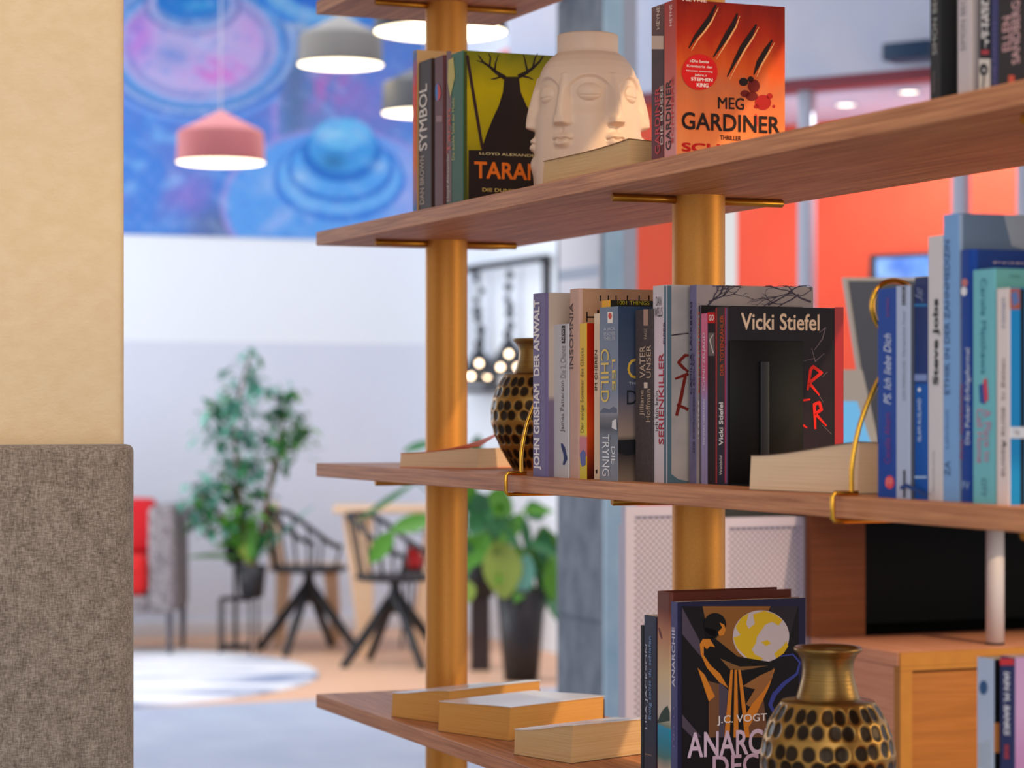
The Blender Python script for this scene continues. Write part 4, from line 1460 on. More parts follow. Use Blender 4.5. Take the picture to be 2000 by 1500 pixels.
# ------------------------------------------------------------------ books: lower shelf
GRP_W = 'books on the lower shelf'
A, Bq = on_z(764, 1400, LZ), on_z(876, 1415, LZ)
lying_book('amber paperback lying at the back left of the lower shelf', A[:2], Bq[:2], 0.19, 0.036, 0.049, PG_AMBER, LZ, cv_dk, GRP_L, 0.0, topcol=cv_pale)
Bq = on_z(995, 1448, LZ)
dd = Vector((math.sin(math.radians(42)), -math.cos(math.radians(42)))) if False else Vector((0.70, -0.714))
A = Bq.xy - dd * 0.145
lying_book('amber paperback with white cover lying in the middle of the lower shelf', A, Bq[:2], 0.19, 0.043, 0.047, PG_AMBER, LZ, cv_dk, GRP_L, 0.0, topcol=cv_pale)
A, Bq = on_z(1003, 1474, LZ), on_z(1117, 1492, LZ)
lying_book('cream paperback with ruffled pages lying nearest on the lower shelf', A[:2], Bq[:2], 0.185, 0.034, 0.046, PG_CREAM, LZ, cv_dk, GRP_L, 0.004, topcol=cv_pale)

vl = 0.026
b = Book('thin black book at the left of the lower row', LZ, 1251, 1257.5, 1222, vl, 0.12, ink((26, 26, 30)), None, GRP_W)
b.done()
b = Book('dark blue paperback with pale lettering, second of the lower row', LZ, 1258, 1281, 1205, vl, 0.118, mat_grad('midnight_spine', [(0, (70, 46, 52)), (0.35, (46, 46, 62)), (1, (52, 58, 78))], 0.2, noise=0.08), ink((60, 30, 44)), GRP_W)
b.S.text('LISA JACKSON', (1260.5, 1258, 1266, 1425), ink((180, 176, 190)), 90, 0.01)
b.S.text('Ewig sollst du schlafen', (1267, 1242, 1274, 1406), ink((122, 150, 190)), 90, 0.006)
b.S.text('pan', (1261, 1471, 1273, 1478), ink((190, 150, 110)), 0)
b.done()
b = Book('tall worn book with rust and turquoise spine, lower row', LZ, 1282, 1309, 1158, vl, 1545, mat_grad('rust_turquoise_spine', [(0, (150, 120, 100)), (0.18, (190, 160, 140)), (0.24, (80, 120, 116)), (0.31, (50, 130, 150)), (0.40, (46, 144, 176)), (0.41, (120, 130, 110)), (0.46, (206, 190, 176)), (0.66, (214, 184, 140)), (0.86, (190, 130, 96)), (0.97, (130, 70, 56)), (1, (110, 60, 50))], 0.225, noise=0.03), ink((86, 36, 26)), GRP_W, True, round_=0.004)
b.S.poly([(1284, 1412), (1290, 1395), (1296, 1385), (1304, 1378), (1308, 1392), (1308, 1408)], ink((50, 66, 56)), 1)
b.S.stroke([(1287, 1226), (1290, 1238), (1293, 1248)], [2, 4, 2], ink((110, 60, 56)), 1)
b.done()
b = Book('navy art deco novel with a figure and a yellow globe, lower shelf', LZ, 1310, 1321.5, 1176, vl + 0.001, 1573, mat('indigo_spine', spec=0.15, c=(84, 84, 130), rough=0.45, c2=(70, 70, 112), scale=20), mat('navy_cover', spec=0.15, c=(34, 33, 66), rough=0.4), GRP_W)
b.S.text('ANARCHIE', (1313, 1224, 1319, 1342), ink((206, 200, 220)), 90, 0.012)
b.S.text('DECO', (1315, 1380, 1319, 1460), ink((120, 110, 160)), 90, 0.006)
C = b.C
night = ink((22, 20, 26))
org = ink((206, 126, 38))
brn = ink((112, 76, 52))
tan = ink((150, 102, 58))
lil = ink((78, 68, 84))
C.rect(1331, 1184, 1560, 1500, night, 1)
C.poly([(1332, 1186), (1332, 1238), (1420, 1345), (1420, 1330), (1372, 1262)], lil, 1.4)
C.poly([(1372, 1184), (1505, 1184), (1470, 1260), (1440, 1310), (1395, 1255), (1378, 1215)], ink((140, 92, 44)), 1.5)
C.poly([(1505, 1184), (1558, 1184), (1540, 1250), (1500, 1300)], ink((44, 38, 48)), 1.4)
C.poly([(1362, 1304), (1376, 1318), (1396, 1360), (1384, 1370)], org, 2)
C.poly([(1384, 1330), (1404, 1336), (1404, 1440), (1384, 1440)], brn, 1.6)
C.poly([(1404, 1330), (1424, 1350), (1420, 1440), (1404, 1440)], lil, 1.7)
C.poly([(1332, 1395), (1370, 1440), (1352, 1440), (1332, 1420)], lil, 1.6)
# globe
yel, grey = ink((214, 178, 36)), ink((196, 186, 190))
C.ell(1486, 1243, 55, 51, grey, 2.2, 48)
C.poly([(1436, 1224), (1448, 1206), (1462, 1198), (1457, 1218), (1462, 1228), (1474, 1218), (1470, 1200), (1492, 1193), (1512, 1199), (1528, 1211), (1520, 1222), (1508, 1214), (1494, 1220), (1486, 1232), (1478, 1244), (1476, 1256), (1468, 1268), (1474, 1278), (1490, 1286), (1480, 1293), (1462, 1288), (1450, 1276), (1438, 1264), (1432, 1246), (1446, 1240), (1440, 1232)], yel, 2.5)
C.poly([(1528, 1262), (1536, 1252), (1539, 1262), (1530, 1276), (1516, 1286), (1512, 1276)], yel, 2.5)
C.poly([(1486, 1254), (1498, 1250), (1506, 1256), (1496, 1262)], yel, 2.5)
# seated figure
blkf = ink((16, 14, 18))
C.ell(1396, 1220, 22, 23, blkf, 3.0, 28)
C.poly([(1376, 1225), (1398, 1230), (1400, 1246), (1386, 1248), (1378, 1240)], blkf, 3.0)
C.poly([(1405, 1216), (1414, 1220), (1417, 1230), (1413, 1240), (1404, 1242), (1402, 1234), (1410, 1226)], org, 3.2)
C.poly([(1366, 1254), (1378, 1246), (1392, 1244), (1408, 1256), (1440, 1282), (1500, 1292), (1508, 1300), (1470, 1302), (1436, 1304), (1416, 1290), (1420, 1310), (1440, 1316), (1500, 1302), (1498, 1312), (1450, 1345), (1424, 1348), (1396, 1324), (1376, 1290)], blkf, 3.0)
C.poly([(1366, 1258), (1372, 1248), (1386, 1248), (1396, 1264), (1386, 1262), (1380, 1268), (1374, 1262), (1374, 1280), (1388, 1300), (1406, 1316), (1422, 1344), (1404, 1332), (1380, 1304), (1368, 1278)], org, 3.3)
C.poly([(1406, 1286), (1420, 1292), (1444, 1302), (1500, 1300), (1450, 1309), (1424, 1306)], ink((130, 92, 52)), 3.4)
C.poly([(1450, 1340), (1482, 1320), (1508, 1308), (1512, 1304), (1506, 1326), (1490, 1350), (1464, 1380), (1456, 1376), (1474, 1346)], tan, 3.2)
C.poly([(1500, 1312), (1513, 1306), (1502, 1340), (1476, 1396), (1462, 1420), (1456, 1396), (1482, 1350)], org, 3.1)
for x0, x1 in ((1428, 1418), (1436, 1436), (1443, 1458)):
    C.poly([(x0 - 2, 1308), (x0 + 3, 1308), (x1 + 6, 1440), (x1 - 4, 1440)], org, 3.5)
C.poly([(1455, 1400), (1490, 1360), (1500, 1440), (1460, 1440)], brn, 1.8)
smk = ink((56, 66, 150))
C.stroke([(1520, 1282), (1548, 1278), (1562, 1294), (1556, 1316), (1530, 1336), (1512, 1356), (1504, 1376), (1512, 1394)], [2, 3, 4, 5, 8, 9, 8, 5], smk, 2.0)
C.text('J.C. VOGT', (1400, 1398, 1497, 1412), ink((226, 222, 222)), 0, 0.008, layer=4.2)
C.text('ANARCHIE', (1342, 1431, 1552, 1468), ink((206, 186, 210)), 0, 0.014, layer=4.2)
C.text('DECO', (1391, 1476, 1520, 1510), ink((196, 170, 196)), 0, 0.014, layer=4.2)
b.done()
b = Book('white and black paperback at the right of the lower shelf', LZ, 1908, 1940, 1288, 0.02, 0.115, mat_grad('white_black_spine', [(0, (34, 40, 52)), (0.52, (40, 52, 66)), (0.6, (190, 200, 214)), (1, (176, 190, 214))], 0.185, noise=0.05), mat('black_cover', spec=0.15, c=(20, 20, 24), rough=0.4), GRP_W)
b.S.ell(1921, 1343, 8, 14, ink((50, 86, 130)))
b.S.text('WOLFE\nSAGE', (1910, 1440, 1934, 1510), ink((190, 196, 204)), -90, 0.008)
b.C.rect(1941, 1412, 1952, 1470, ink((200, 130, 70)), 1)
b.done()
b = Book('navy paperback with red top and pink cover, rightmost on the lower shelf', LZ, 1953, 1981, 1285, 0.02, 0.115, ink((44, 52, 96)), mat_grad('pink_city_print', [(0, (80, 60, 110)), (0.35, (90, 70, 120)), (0.5, (176, 110, 160)), (1, (206, 160, 196))], 0.185, noise=0.1), GRP_W)
b.S.rect(1953.4, 1286, 1980.6, 1299, ink((214, 56, 60)))
b.S.text('IAIN M. BANKS', (1962, 1312, 1973, 1437), ink((226, 224, 232)), -90, 0.03)
b.S.text('WAR', (1962, 1452, 1972, 1484), ink((206, 70, 70)), -90, 0.02)
b.done()

# ------------------------------------------------------------------ reception counter behind the bookcase
Yc = 4.2
uc0, vc0 = UV((1758 - CX) / F * Yc, Yc)
ztop = z_at(1275, Yc)
m_oak2 = wood('amber_oak', (150, 86, 26), (178, 110, 42), 0.4, 'Y')
m_oak3 = wood('rosy_oak', (206, 138, 106), (232, 168, 136), 0.42, 'X')
m_riser = wood('brown_oak', (116, 62, 30), (140, 78, 42), 0.5, 'Y')
m_edge = mat('amber_edge', (186, 122, 30), 0.4, c2=(178, 114, 26), scale=30)
rc = thing('reception_counter', 'oak reception counter with raised ledge on white posts behind the bookcase', 'counter', W(uc0, vc0, 0), ANG)
back = UV((1585 - CX) / F * Yc, Yc)
s_len = uc0 - u_at(1585, vc0)
LW = 1.25
mb = MB()
mb.box((-s_len, 0, 0), (-0.02, LW, ztop - 0.025), m_oak3)
part(mb, 'carcass', rc)
mb = MB()
mb.rbox((-s_len, -0.002, ztop - 0.024), (-0.0045, LW + 0.002, ztop), m_oak3, 0.001)
part(mb, 'worktop', rc)
mb = MB()
fw = 0.024
for a, b_ in (((-0.004, 0, ztop - 0.024), (0.001, LW, ztop - 0.0002)), ((-0.02, 0, ztop - 0.032), (0.001, LW, ztop - 0.0245)), ((-0.02, 0, 0.0), (0.001, fw, ztop - 0.0325)), ((-0.02, 0.62, 0.0), (0.001, 0.62 + fw, ztop - 0.0325)), ((-0.02, LW - fw, 0), (0.001, LW, ztop - 0.0325)), ((-0.02, fw, 0), (0.001, LW - fw, 0.06))):
    mb.box(a, b_, m_edge)
part(mb, 'front_frame', rc, 'amber front frame')
for y0, y1 in ((fw + 0.004, 0.616), (0.62 + fw + 0.004, LW - fw - 0.004)):
    mb = MB()
    mb.rbox((-0.018, y0, 0.066), (-0.006, y1, ztop - 0.036), m_oak2, 0.0015)
    part(mb, 'door', rc)
zr = z_at(1000, W(uc0 - s_len, vc0).y)
uback = -s_len
vp = v_at(1690, uc0 - s_len) - vc0
mb = MB()
mb.box((uback - 0.02, -0.001, ztop), (uback, vp, zr), m_riser)
part(mb, 'riser_panel', rc, 'upright oak end panel')
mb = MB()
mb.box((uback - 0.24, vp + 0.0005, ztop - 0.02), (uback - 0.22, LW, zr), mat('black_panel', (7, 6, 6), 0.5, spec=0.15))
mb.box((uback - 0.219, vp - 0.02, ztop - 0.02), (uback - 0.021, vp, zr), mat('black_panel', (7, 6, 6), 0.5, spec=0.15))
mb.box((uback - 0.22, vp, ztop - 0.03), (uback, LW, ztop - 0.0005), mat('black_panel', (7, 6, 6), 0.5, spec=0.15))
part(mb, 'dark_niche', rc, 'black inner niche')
mb = MB()
mb.rbox((uback - 0.26, -0.01, zr), (0.06, LW + 0.01, zr + 0.03), m_riser, 0.003)
part(mb, 'ledge', rc)
m_post = mat('white_post', (206, 198, 200), 0.5)
upost = -0.06
for pxp in (1943.5, 2200):
    vpp = v_at(pxp, uc0 + upost) - vc0
    mb = MB()
    mb.lathe([(0.0001, zr), (0.0165, zr), (0.0165, ztop + 0.004), (0.0001, ztop + 0.004)], m_post, 32, (upost, vpp, 0))
    mb.lathe([(0.0168, ztop + 0.004), (0.0168, ztop), (0.0001, ztop)], M_black, 32, (upost, vpp, 0))
    part(mb, 'post', rc, 'white ledge post')

# metal cabinet with perforated doors, left of the counter
ucab = uc0 - s_len - 0.03
v0c, v1c = v_at(1222, ucab), v_at(1584, ucab)
Yl = W(ucab, v1c).y
zc = z_at(1008, Yl)
m_cab = mat('grey_white_metal', (202, 194, 212), 0.5)


def perforated():
    m = bpy.data.materials.new('perforated_metal')
    m.use_nodes = True
    nt = m.node_tree
    b = nt.nodes['Principled BSDF']
    b.inputs['Roughness'].default_value = 0.5
    tc = nt.nodes.new('ShaderNodeTexCoord')
    mp = nt.nodes.new('ShaderNodeMapping')
    mp.inputs['Scale'].default_value = (0, 1, 1)
    mp.inputs['Rotation'].default_value = (math.radians(45), 0, 0)
    nt.links.new(tc.outputs['Object'], mp.inputs[0])
    v = nt.nodes.new('ShaderNodeTexVoronoi')
    v.inputs['Scale'].default_value = 118
    v.inputs['Randomness'].default_value = 0
    nt.links.new(mp.outputs[0], v.inputs['Vector'])
    r = nt.nodes.new('ShaderNodeValToRGB')
    r.color_ramp.elements[0].position = 0.30
    r.color_ramp.elements[1].position = 0.40
    r.color_ramp.elements[0].color = lin((128, 120, 122))
    r.color_ramp.elements[1].color = lin((206, 198, 220))
    nt.links.new(v.outputs['Distance'], r.inputs[0])
    nt.links.new(r.outputs[0], b.inputs['Base Color'])
    return m


m_perf = perforated()
cab = thing('metal_screen', 'pale grey standing metal screen with perforated panels beside the reception counter', 'room divider', W(ucab, v0c, 0), ANG)
wc = v1c - v0c
vm = v_at(1405, ucab) - v0c
mb = MB()
mb.box((-0.030, 0.0, 0.0), (-0.0195, wc, zc - 0.01), m_cab)
mb.box((-0.03, vm, zc - 0.0098), (-0.0195, wc, zc + 0.022), M_black)
part(mb, 'back_plate', cab)
mb = MB()
for yy in (0.02, wc - 0.08):
    mb.box((-0.2, yy, 0), (0.15, yy + 0.06, 0.012), m_cab)
part(mb, 'foot', cab)
zcs = zc
for y0, y1, zc in ((0.0, vm - 0.002, zcs + 0.024), (vm + 0.002, wc, zcs)):
    mb = MB()
    e = 0.018
    for a, b_ in (((-0.019, y0, 0.03), (0, y0 + e, zc)), ((-0.019, y1 - e, 0.03), (0, y1, zc)), ((-0.019, y0 + e, zc - e), (0, y1 - e, zc)), ((-0.019, y0 + e, 0.03), (0, y1 - e, 0.03 + e))):
        mb.box(a, b_, m_cab)
    d = part(mb, 'panel_frame', cab)
    mb = MB()
    mb.box((-0.014, y0 + e, 0.03 + e), (-0.008, y1 - e, zc - e), m_perf)
    part(mb, 'perforated_panel', d)

# devices on the ledge
zl = zr + 0.03
m_grey_pl = mat('light_grey_plastic', (186, 180, 172), 0.45)
th = thing('display_panel', 'dark slate display panel with pale bezel tilted on the counter ledge', 'display', (0, 0, 0))
mb = MB()
Yd = 4.62


def slab(mb, pts, Y, dy, m):
    """a quadrilateral slab with the given outline at depth Y and real thickness dy"""
    f = [at(x, y, Y) for x, y in pts]
    k = [Vector((p.x, p.y + dy, p.z)) for p in f]
    n = len(f)
    mb.add(f + k, [tuple(range(n))[::-1], tuple(range(n, 2 * n))] + [(i, (i + 1) % n, n + (i + 1) % n, n + i) for i in range(n)], m)


q = [(1646, 542), (1648, 545), (1712, 1010), (1850, 1010), (1850, 542)]
yb_ = HY - F * (zl + 0.001 - CZ) / Yd
slab(mb, [(1647, 542), (1712, yb_), (1850, yb_), (1850, 542)], Yd, 0.02, m_grey_pl)
part(mb, 'bezel', th, 'pale plastic bezel')
mb = MB()
slab(mb, [(1657, 549), (1717, yb_ - 12), (1846, yb_ - 12), (1846, 549)], Yd - 0.002, 0.0015, mat('slate_panel', (48, 50, 66), 0.3))
part(mb, 'screen', th, 'dark slate face')
Yt = 4.5
th = thing('payment_terminal', 'grey payment terminal with pale blue screen in front of the slate display', 'terminal', (0, 0, 0))
yb_ = HY - F * (zl + 0.001 - CZ) / Yt
mb = MB()
slab(mb, [(1628, 722), (1600, yb_), (1740, yb_), (1684, 722)], Yt, 0.05, m_grey_pl)
part(mb, 'housing', th)
mb = MB()
slab(mb, [(1632, 784), (1616, 930), (1722, 930), (1674, 784)], Yt - 0.002, 0.0015, emit_mat('pale_blue_screen', (120, 190, 236), 0.9))
part(mb, 'screen', th, 'pale blue screen')

# ------------------------------------------------------------------ stone pillar, notice board
Yp = 7.6
up_, vp_ = UV((1178 - CX) / F * Yp, Yp)
dps = up_ - u_at(1087, vp_)
wps = v_at(1242, up_) - vp_
wp2 = v_at(1214, up_) - vp_
m_stone = mat('grey_stone', (88, 98, 112), 0.7, c2=(126, 134, 144), scale=14, stretch=(1, 1, 0.6), bump=0.3)
mb = MB()
for i in range(7):
    z0 = i * 0.67
    if z0 < CEIL:
        mb.rbox((-dps, 0, z0 + 0.003), (-0.001, 0.12, min(z0 + 0.667, CEIL)), m_stone, 0.004, 1, False)
mb.box((-dps + 0.006, 0.006, 0), (-0.006, 0.11, CEIL), m_stone)
struct(mb, 'wall_stone_pillar', W(up_, vp_, 0), ANG)
mb = MB()
mb.box((-0.0005, 0.001, 0), (0.012, wp2, CEIL), mat('blue_grey_strip', (190, 220, 236), 0.4, c2=(170, 204, 224), scale=6))
struct(mb, 'trim_1', W(up_, vp_, 0), ANG)
mb = MB()
mb.box((-0.0005, wp2 + 0.001, 0), (0.008, wps, CEIL), mat('grey_frame', (190, 192, 204), 0.5))
struct(mb, 'trim_2', W(up_, vp_, 0), ANG)
th = thing('notice_board', 'white notice board with grey band fixed on the stone pillar', 'notice board', W(up_, vp_, 0), ANG)
u_l = u_at(1092, vp_ - 0.012) - up_
Ypp = W(up_ - dps * 0.5, vp_).y
zn0, zn1 = z_at(700, Ypp), z_at(430, Ypp)
mb = MB()
mb.rbox((u_l, -0.0125, zn0), (-0.006, -0.0005, zn1), mat('board_white', (232, 232, 240), 0.6), 0.002)
part(mb, 'board', th)
mb = MB()
mb.box((u_l + 0.003, -0.0135, z_at(545, Ypp)), (-0.009, -0.0127, z_at(524, Ypp)), ink((176, 188, 206)))
part(mb, 'band', th, 'grey blue band')

# ------------------------------------------------------------------ orange meeting pod at right
P_l = Vector((0.508, 10.0))
P_r = Vector((1.591, 9.22))
dw = (P_r - P_l).normalized()
ang_p = math.atan2(dw.y, dw.x)
zr_ = 2.642
m_rail = mat('maroon_rail', (150, 66, 78), 0.5)
m_frame = mat('pale_frame', (200, 206, 224), 0.5)
m_orange = mat('orange_wall', (246, 86, 46), 0.6, c2=(244, 78, 38), scale=3)
PL = 3.2
# soffit above the pod
mb = MB()
mb.box((-0.6, -0.06, zr_), (PL, 0.16, CEIL), mat('soffit_blue_grey', (196, 212, 240), 0.7, c2=(226, 226, 240), scale=2))
struct(mb, 'wall_pod_soffit', (P_l.x, P_l.y, 0), ang_p)
mb = MB()
mb.box((-0.1, 1.0, 0), (PL, 1.12, zr_ + 0.2), m_orange)
struct(mb, 'wall_pod_back', (P_l.x, P_l.y, 0), ang_p)
mb = MB()
mb.box((-0.12, 0.161, zr_ - 0.035), (PL, 1.0, zr_ + 0.05), mat('pod_ceiling', (226, 222, 238), 0.7))
struct(mb, 'ceiling_pod', (P_l.x, P_l.y, 0), ang_p)
mb = MB()
mb.box((-0.1, -0.05, zr_ - 0.042), (PL, 0.05, zr_), m_rail)
struct(mb, 'trim_3', (P_l.x, P_l.y, 0), ang_p)


def s_at(px):
    k = (px - CX) / F
    # point P_l + s*dw with x/y = k
    return (k * P_l.y - P_l.x) / (dw.x - k * dw.y)


for i, pxp in enumerate((1576, 1877, 2004)):
    s0 = s_at(pxp)
    mb = MB()
    mb.rbox((s0 - 0.026, -0.03, 0), (s0 + 0.026, 0.03, zr_ - 0.042), m_frame, 0.003)
    struct(mb, 'trim_%d' % (4 + i), (P_l.x, P_l.y, 0), ang_p)


def glass_mat():
    m = bpy.data.materials.new('clear_glass')
    m.use_nodes = True
    nt = m.node_tree
    nt.nodes.remove(nt.nodes['Principled BSDF'])
    t = nt.nodes.new('ShaderNodeBsdfTransparent')
    t.inputs[0].default_value = (0.96, 0.97, 0.97, 1)
    gl = nt.nodes.new('ShaderNodeBsdfGlossy')
    gl.inputs['Roughness'].default_value = 0.03
    fr = nt.nodes.new('ShaderNodeFresnel')
    fr.inputs[0].default_value = 1.2
    mx = nt.nodes.new('ShaderNodeMixShader')
    nt.links.new(fr.outputs[0], mx.inputs[0])
    nt.links.new(t.outputs[0], mx.inputs[1])
    nt.links.new(gl.outputs[0], mx.inputs[2])
    nt.links.new(mx.outputs[0], nt.nodes['Material Output'].inputs[0])
    return m


m_glass = glass_mat()
edges = [0.30, s_at(1576), s_at(1877), PL]
for i in range(3):
    mb = MB()
    mb.box((edges[i] + 0.027, -0.004, 0.02), (edges[i + 1] - 0.027, 0.004, zr_ - 0.043), m_glass)
    struct(mb, 'window_%d' % (i + 1), (P_l.x, P_l.y, 0), ang_p)
mb = MB()
mb.box((0.0, -0.02, 0), (0.325, 0.02, zr_ - 0.043), m_orange)
struct(mb, 'wall_pod_side', (P_l.x, P_l.y, 0), ang_p)
# downlights in the pod ceiling
e_dl = emit_mat('downlight_glow', (255, 238, 214), 5.0)
proto = None
for px_, py_, lab in ((1652, 203, 'round ceiling downlight in the orange pod, nearer the pale post'), (1775, 178, 'round ceiling downlight in the orange pod, nearer the dark speaker')):
    Yq = (zr_ - 0.036 - CZ) * F / (HY - py_)
    p = at(px_, py_, Yq)
    th = thing('downlight', lab, 'light', (p.x, p.y, zr_ - 0.0355), 0, 'downlights in the pod ceiling')
    mb = MB()
    mb.lathe([(0.055, 0), (0.055, -0.006), (0.045, -0.008), (0.042, -0.004)], m_frame, 32)
    part(mb, 'ring', th)
    mb = MB()
    mb.disc((0, 0, -0.004), 0.043, e_dl, 32, False)
    part(mb, 'lamp', th)
# wall screen inside the pod
sA = s_at(1700)
q = P_l + dw * 0
nrm = Vector((-dw.y, dw.x))


def on_line(px, off):
    o = P_l + nrm * off
    k = (px - CX) / F
    return (k * o.y - o.x) / (dw.x - k * dw.y)


off = 0.94
s0, s1 = on_line(1697, off), on_line(1850, off)
o_ = P_l + nrm * off
Ys = (o_ + dw * s0).y
za, zb2 = z_at(497, Ys), z_at(640, Ys)
th = thing('wall_screen', 'blue lit wall screen with black bezel on the orange wall', 'screen', (o_.x, o_.y, 0), ang_p)
mb = MB()
mb.rbox((s0, 0, zb2), (s1, 0.05, za), M_black, 0.004)
part(mb, 'bezel', th)
mb = MB()
mb.box((s0 + 0.035, -0.002, zb2 + 0.02), (s1 - 0.02, -0.0005, za - 0.02), mat('screen_picture', (50, 100, 180), 0.2, c2=(120, 165, 220), scale=7, emit=0.0))
mm = MATS['screen_picture'].node_tree
bs = mm.nodes['Principled BSDF']
src = bs.inputs['Base Color'].links[0].from_socket
mm.links.new(src, bs.inputs['Emission Color'])
bs.inputs['Emission Strength'].default_value = 0.55
part(mb, 'display', th)
# dark speaker on the soffit
s0 = s_at(1768)
th = thing('wall_speaker', 'small dark blue speaker mounted on the soffit above the maroon rail', 'speaker', (P_l.x, P_l.y, 0), ang_p)
Ysp = (P_l + dw * s0).y
za, zb2 = z_at(97, Ysp), z_at(131, Ysp)
mb = MB()
mb.rbox((s0, -0.2, max(zb2, zr_ + 0.001)), (s0 + 0.2, -0.075, za), mat('dark_blue_plastic', (34, 66, 98), 0.4), 0.008)
part(mb, 'housing', th)
mb = MB()
mb.box((s0 + 0.06, -0.0745, za - 0.05), (s0 + 0.14, -0.061, za - 0.02), M_black)
part(mb, 'bracket', th)

# ------------------------------------------------------------------ pendant lamps
def pendant(label, px, yrim, wpx, dia, body, Y=None):
    Y = dia * F / wpx if Y is None else Y
    p = at(px, yrim, Y)
    s = dia / 0.40
    th = thing('pendant_lamp', label, 'lamp', (p.x, p.y, p.z), 0, 'pendant lamps')
    R = 0.2 * s
    mb = MB()
    mb.lathe([(R * 0.985, 0.0), (R, 0.0), (R, 0.012 * s), (R * 0.985, 0.02 * s), (R * 0.965, 0.132 * s), (R * 0.93, 0.142 * s), (R * 0.15, 0.222 * s), (R * 0.05, 0.232 * s), (0.004, 0.236 * s)], body, 48)
    mb.lathe([(R * 0.985, 0.0), (R * 0.97, 0.004), (R * 0.95, 0.12 * s), (0.004, 0.2 * s)], mat('shade_inside', (240, 236, 226), 0.6), 48)
    part(mb, 'shade', th)
    mb = MB()
    mb.lathe([(R * 0.975, 0.010), (R * 0.975, 0.002), (R * 0.9, -0.002), (0.0005, -0.003)], MATS['pendant_glow'], 48)
    part(mb, 'diffuser', th, 'glowing round diffuser')
    mb = MB()
    mb.tube([(0, 0, 0.234 * s), (0, 0, CEIL - p.z)], 0.003, mat('pale_cord', (206, 206, 214), 0.6), 8)
    part(mb, 'cord', th)
    return th


MATS['pendant_glow'] = emit_mat('pendant_glow', (255, 236, 200), 5.5)
pendant('dusty pink pendant lamp hanging in front of the mural', 431, 318, 174, 0.40, mat('dusty_pink', (188, 104, 106), 0.55))
pendant('grey pendant lamp hanging in front of the mural, top centre', 665, 127, 168, 0.40, mat('warm_grey', (106, 102, 98), 0.55))
pendant('charcoal pendant lamp half hidden by the dark brown book', 829, 222, 168, 0.40, mat('charcoal', (62, 64, 70), 0.55))
pendant('large pendant lamp glowing under the top shelf board', 860, 63, 262, 0.46, mat('charcoal', (62, 64, 70), 0.55))
pendant('pink pendant lamp peeping over the green backed hardcover', 1039, 158, 148, 0.40, mat('dusty_pink', (188, 104, 106), 0.55))

# ------------------------------------------------------------------ black hanging frame by the white right wall
vF = V_SIDE - 0.08
uF = u_at(1070, vF)
YF = W(uF, vF).y
zF1, zF0 = z_at(497, YF), z_at(765, YF)
th = thing('hanging_frame', 'black metal frame with hanging lamp chains by the white right wall', 'frame', W(uF, vF, 0), ANG)
LFR = uF - u_at(896, vF)
mb = MB()
t_ = 0.032
mb.box((-LFR, -0.02, zF1 - t_), (0, 0.02, zF1), M_black)
mb.box((-LFR, -0.02, zF0), (0, 0.02, zF0 + t_), M_black)
mb.box((-t_, -0.02, zF0 + t_), (0, 0.02, zF1 - t_), M_black)
mb.box((-LFR, -0.02, zF0 + t_), (-LFR + t_, 0.02, zF1 - t_), M_black)
part(mb, 'frame_bars', th)
for k in (0.1, 0.9):
    mb = MB()
    mb.box((-LFR * k - 0.01, 0.02, zF1 - 0.05), (-LFR * k + 0.01, 0.0795, zF1 - 0.03), M_black)
    part(mb, 'wall_mount', th)
m_bulb = emit_mat('warm_bulb', (255, 222, 184), 9.0)
m_blk_shade = mat('black_shade', (30, 34, 42), 0.5)
for px_, yl, lab in ((936, 752, 'black chain lamp with three bulbs, left in the hanging frame'), (994, 735, 'black chain lamp with three bulbs, right in the hanging frame')):
    u = u_at(px_, vF)
    p = W(u, vF)
    zb_ = z_at(yl, p.y)
    th = thing('chain_lamp', lab, 'lamp', (p.x, p.y, zb_), ANG, 'chain lamps in the hanging frame')
    top_ = zF1 - t_ - zb_
    mb = MB()
    zz = 0.24
    i = 0
    while zz < top_ - 0.02:
        r = 0.016 + 0.016 * random.random()
        mb.lathe([(0.001, -r), (r * 0.7, -r * 0.7), (r, 0), (r * 0.7, r * 0.7), (0.001, r)], m_blk_shade, 10, (random.uniform(-.012, .012), random.uniform(-.012, .012), zz))
        zz += random.uniform(0.035, 0.07)
    mb.tube([(0, 0, 0.18), (0, 0, top_)], 0.004, m_blk_shade, 6)
    part(mb, 'chain', th)
    mb = MB()
    mb.lathe([(0.135, 0.0), (0.137, 0.01), (0.03, 0.2), (0.012, 0.22), (0.001, 0.222)], m_blk_shade, 24)
    mb.lathe([(0.135, 0.0), (0.001, 0.001)], m_blk_shade, 24)
    part(mb, 'shade', th)
    view = Vector((0 - p.x, 0 - p.y, 0)).normalized()
    Ri = Matrix.Rotation(-ANG, 4, 'Z')
    for dx, dz, dd in ((0.0, 0.125, 0.10), (-0.048, 0.05, 0.13), (0.048, 0.05, 0.13)):
        q = Vector((dx, 0, dz)) + view * (dd + 0.01)
        q = Ri @ q
        mb = MB()
        r = 0.017
        mb.lathe([(0.0005, -r), (r * 0.7, -r * 0.7), (r, 0), (r * 0.7, r * 0.7), (0.0005, r)], m_bulb, 14, q)
        part(mb, 'bulb', th, 'glowing bulb')

# ------------------------------------------------------------------ round rug
mb = MB()
RUG = (-2.42, 12.15)


def rug_mat():
    m = mat('rug_print', (238, 240, 246), 0.95, c2=(120, 138, 176), scale=2.2, thr=(0.5, 0.66), stretch=(0.5, 1.6, 1), detail=6.0)
    return m


mb.lathe([(0.001, 0.012), (1.42, 0.012), (1.44, 0.008), (1.445, 0.001)], rug_mat(), 96)
rug = mb.build('round_rug', None, (RUG[0], RUG[1], 0))
tag(rug, 'round white rug with washed navy pattern on the wood floor', 'rug')

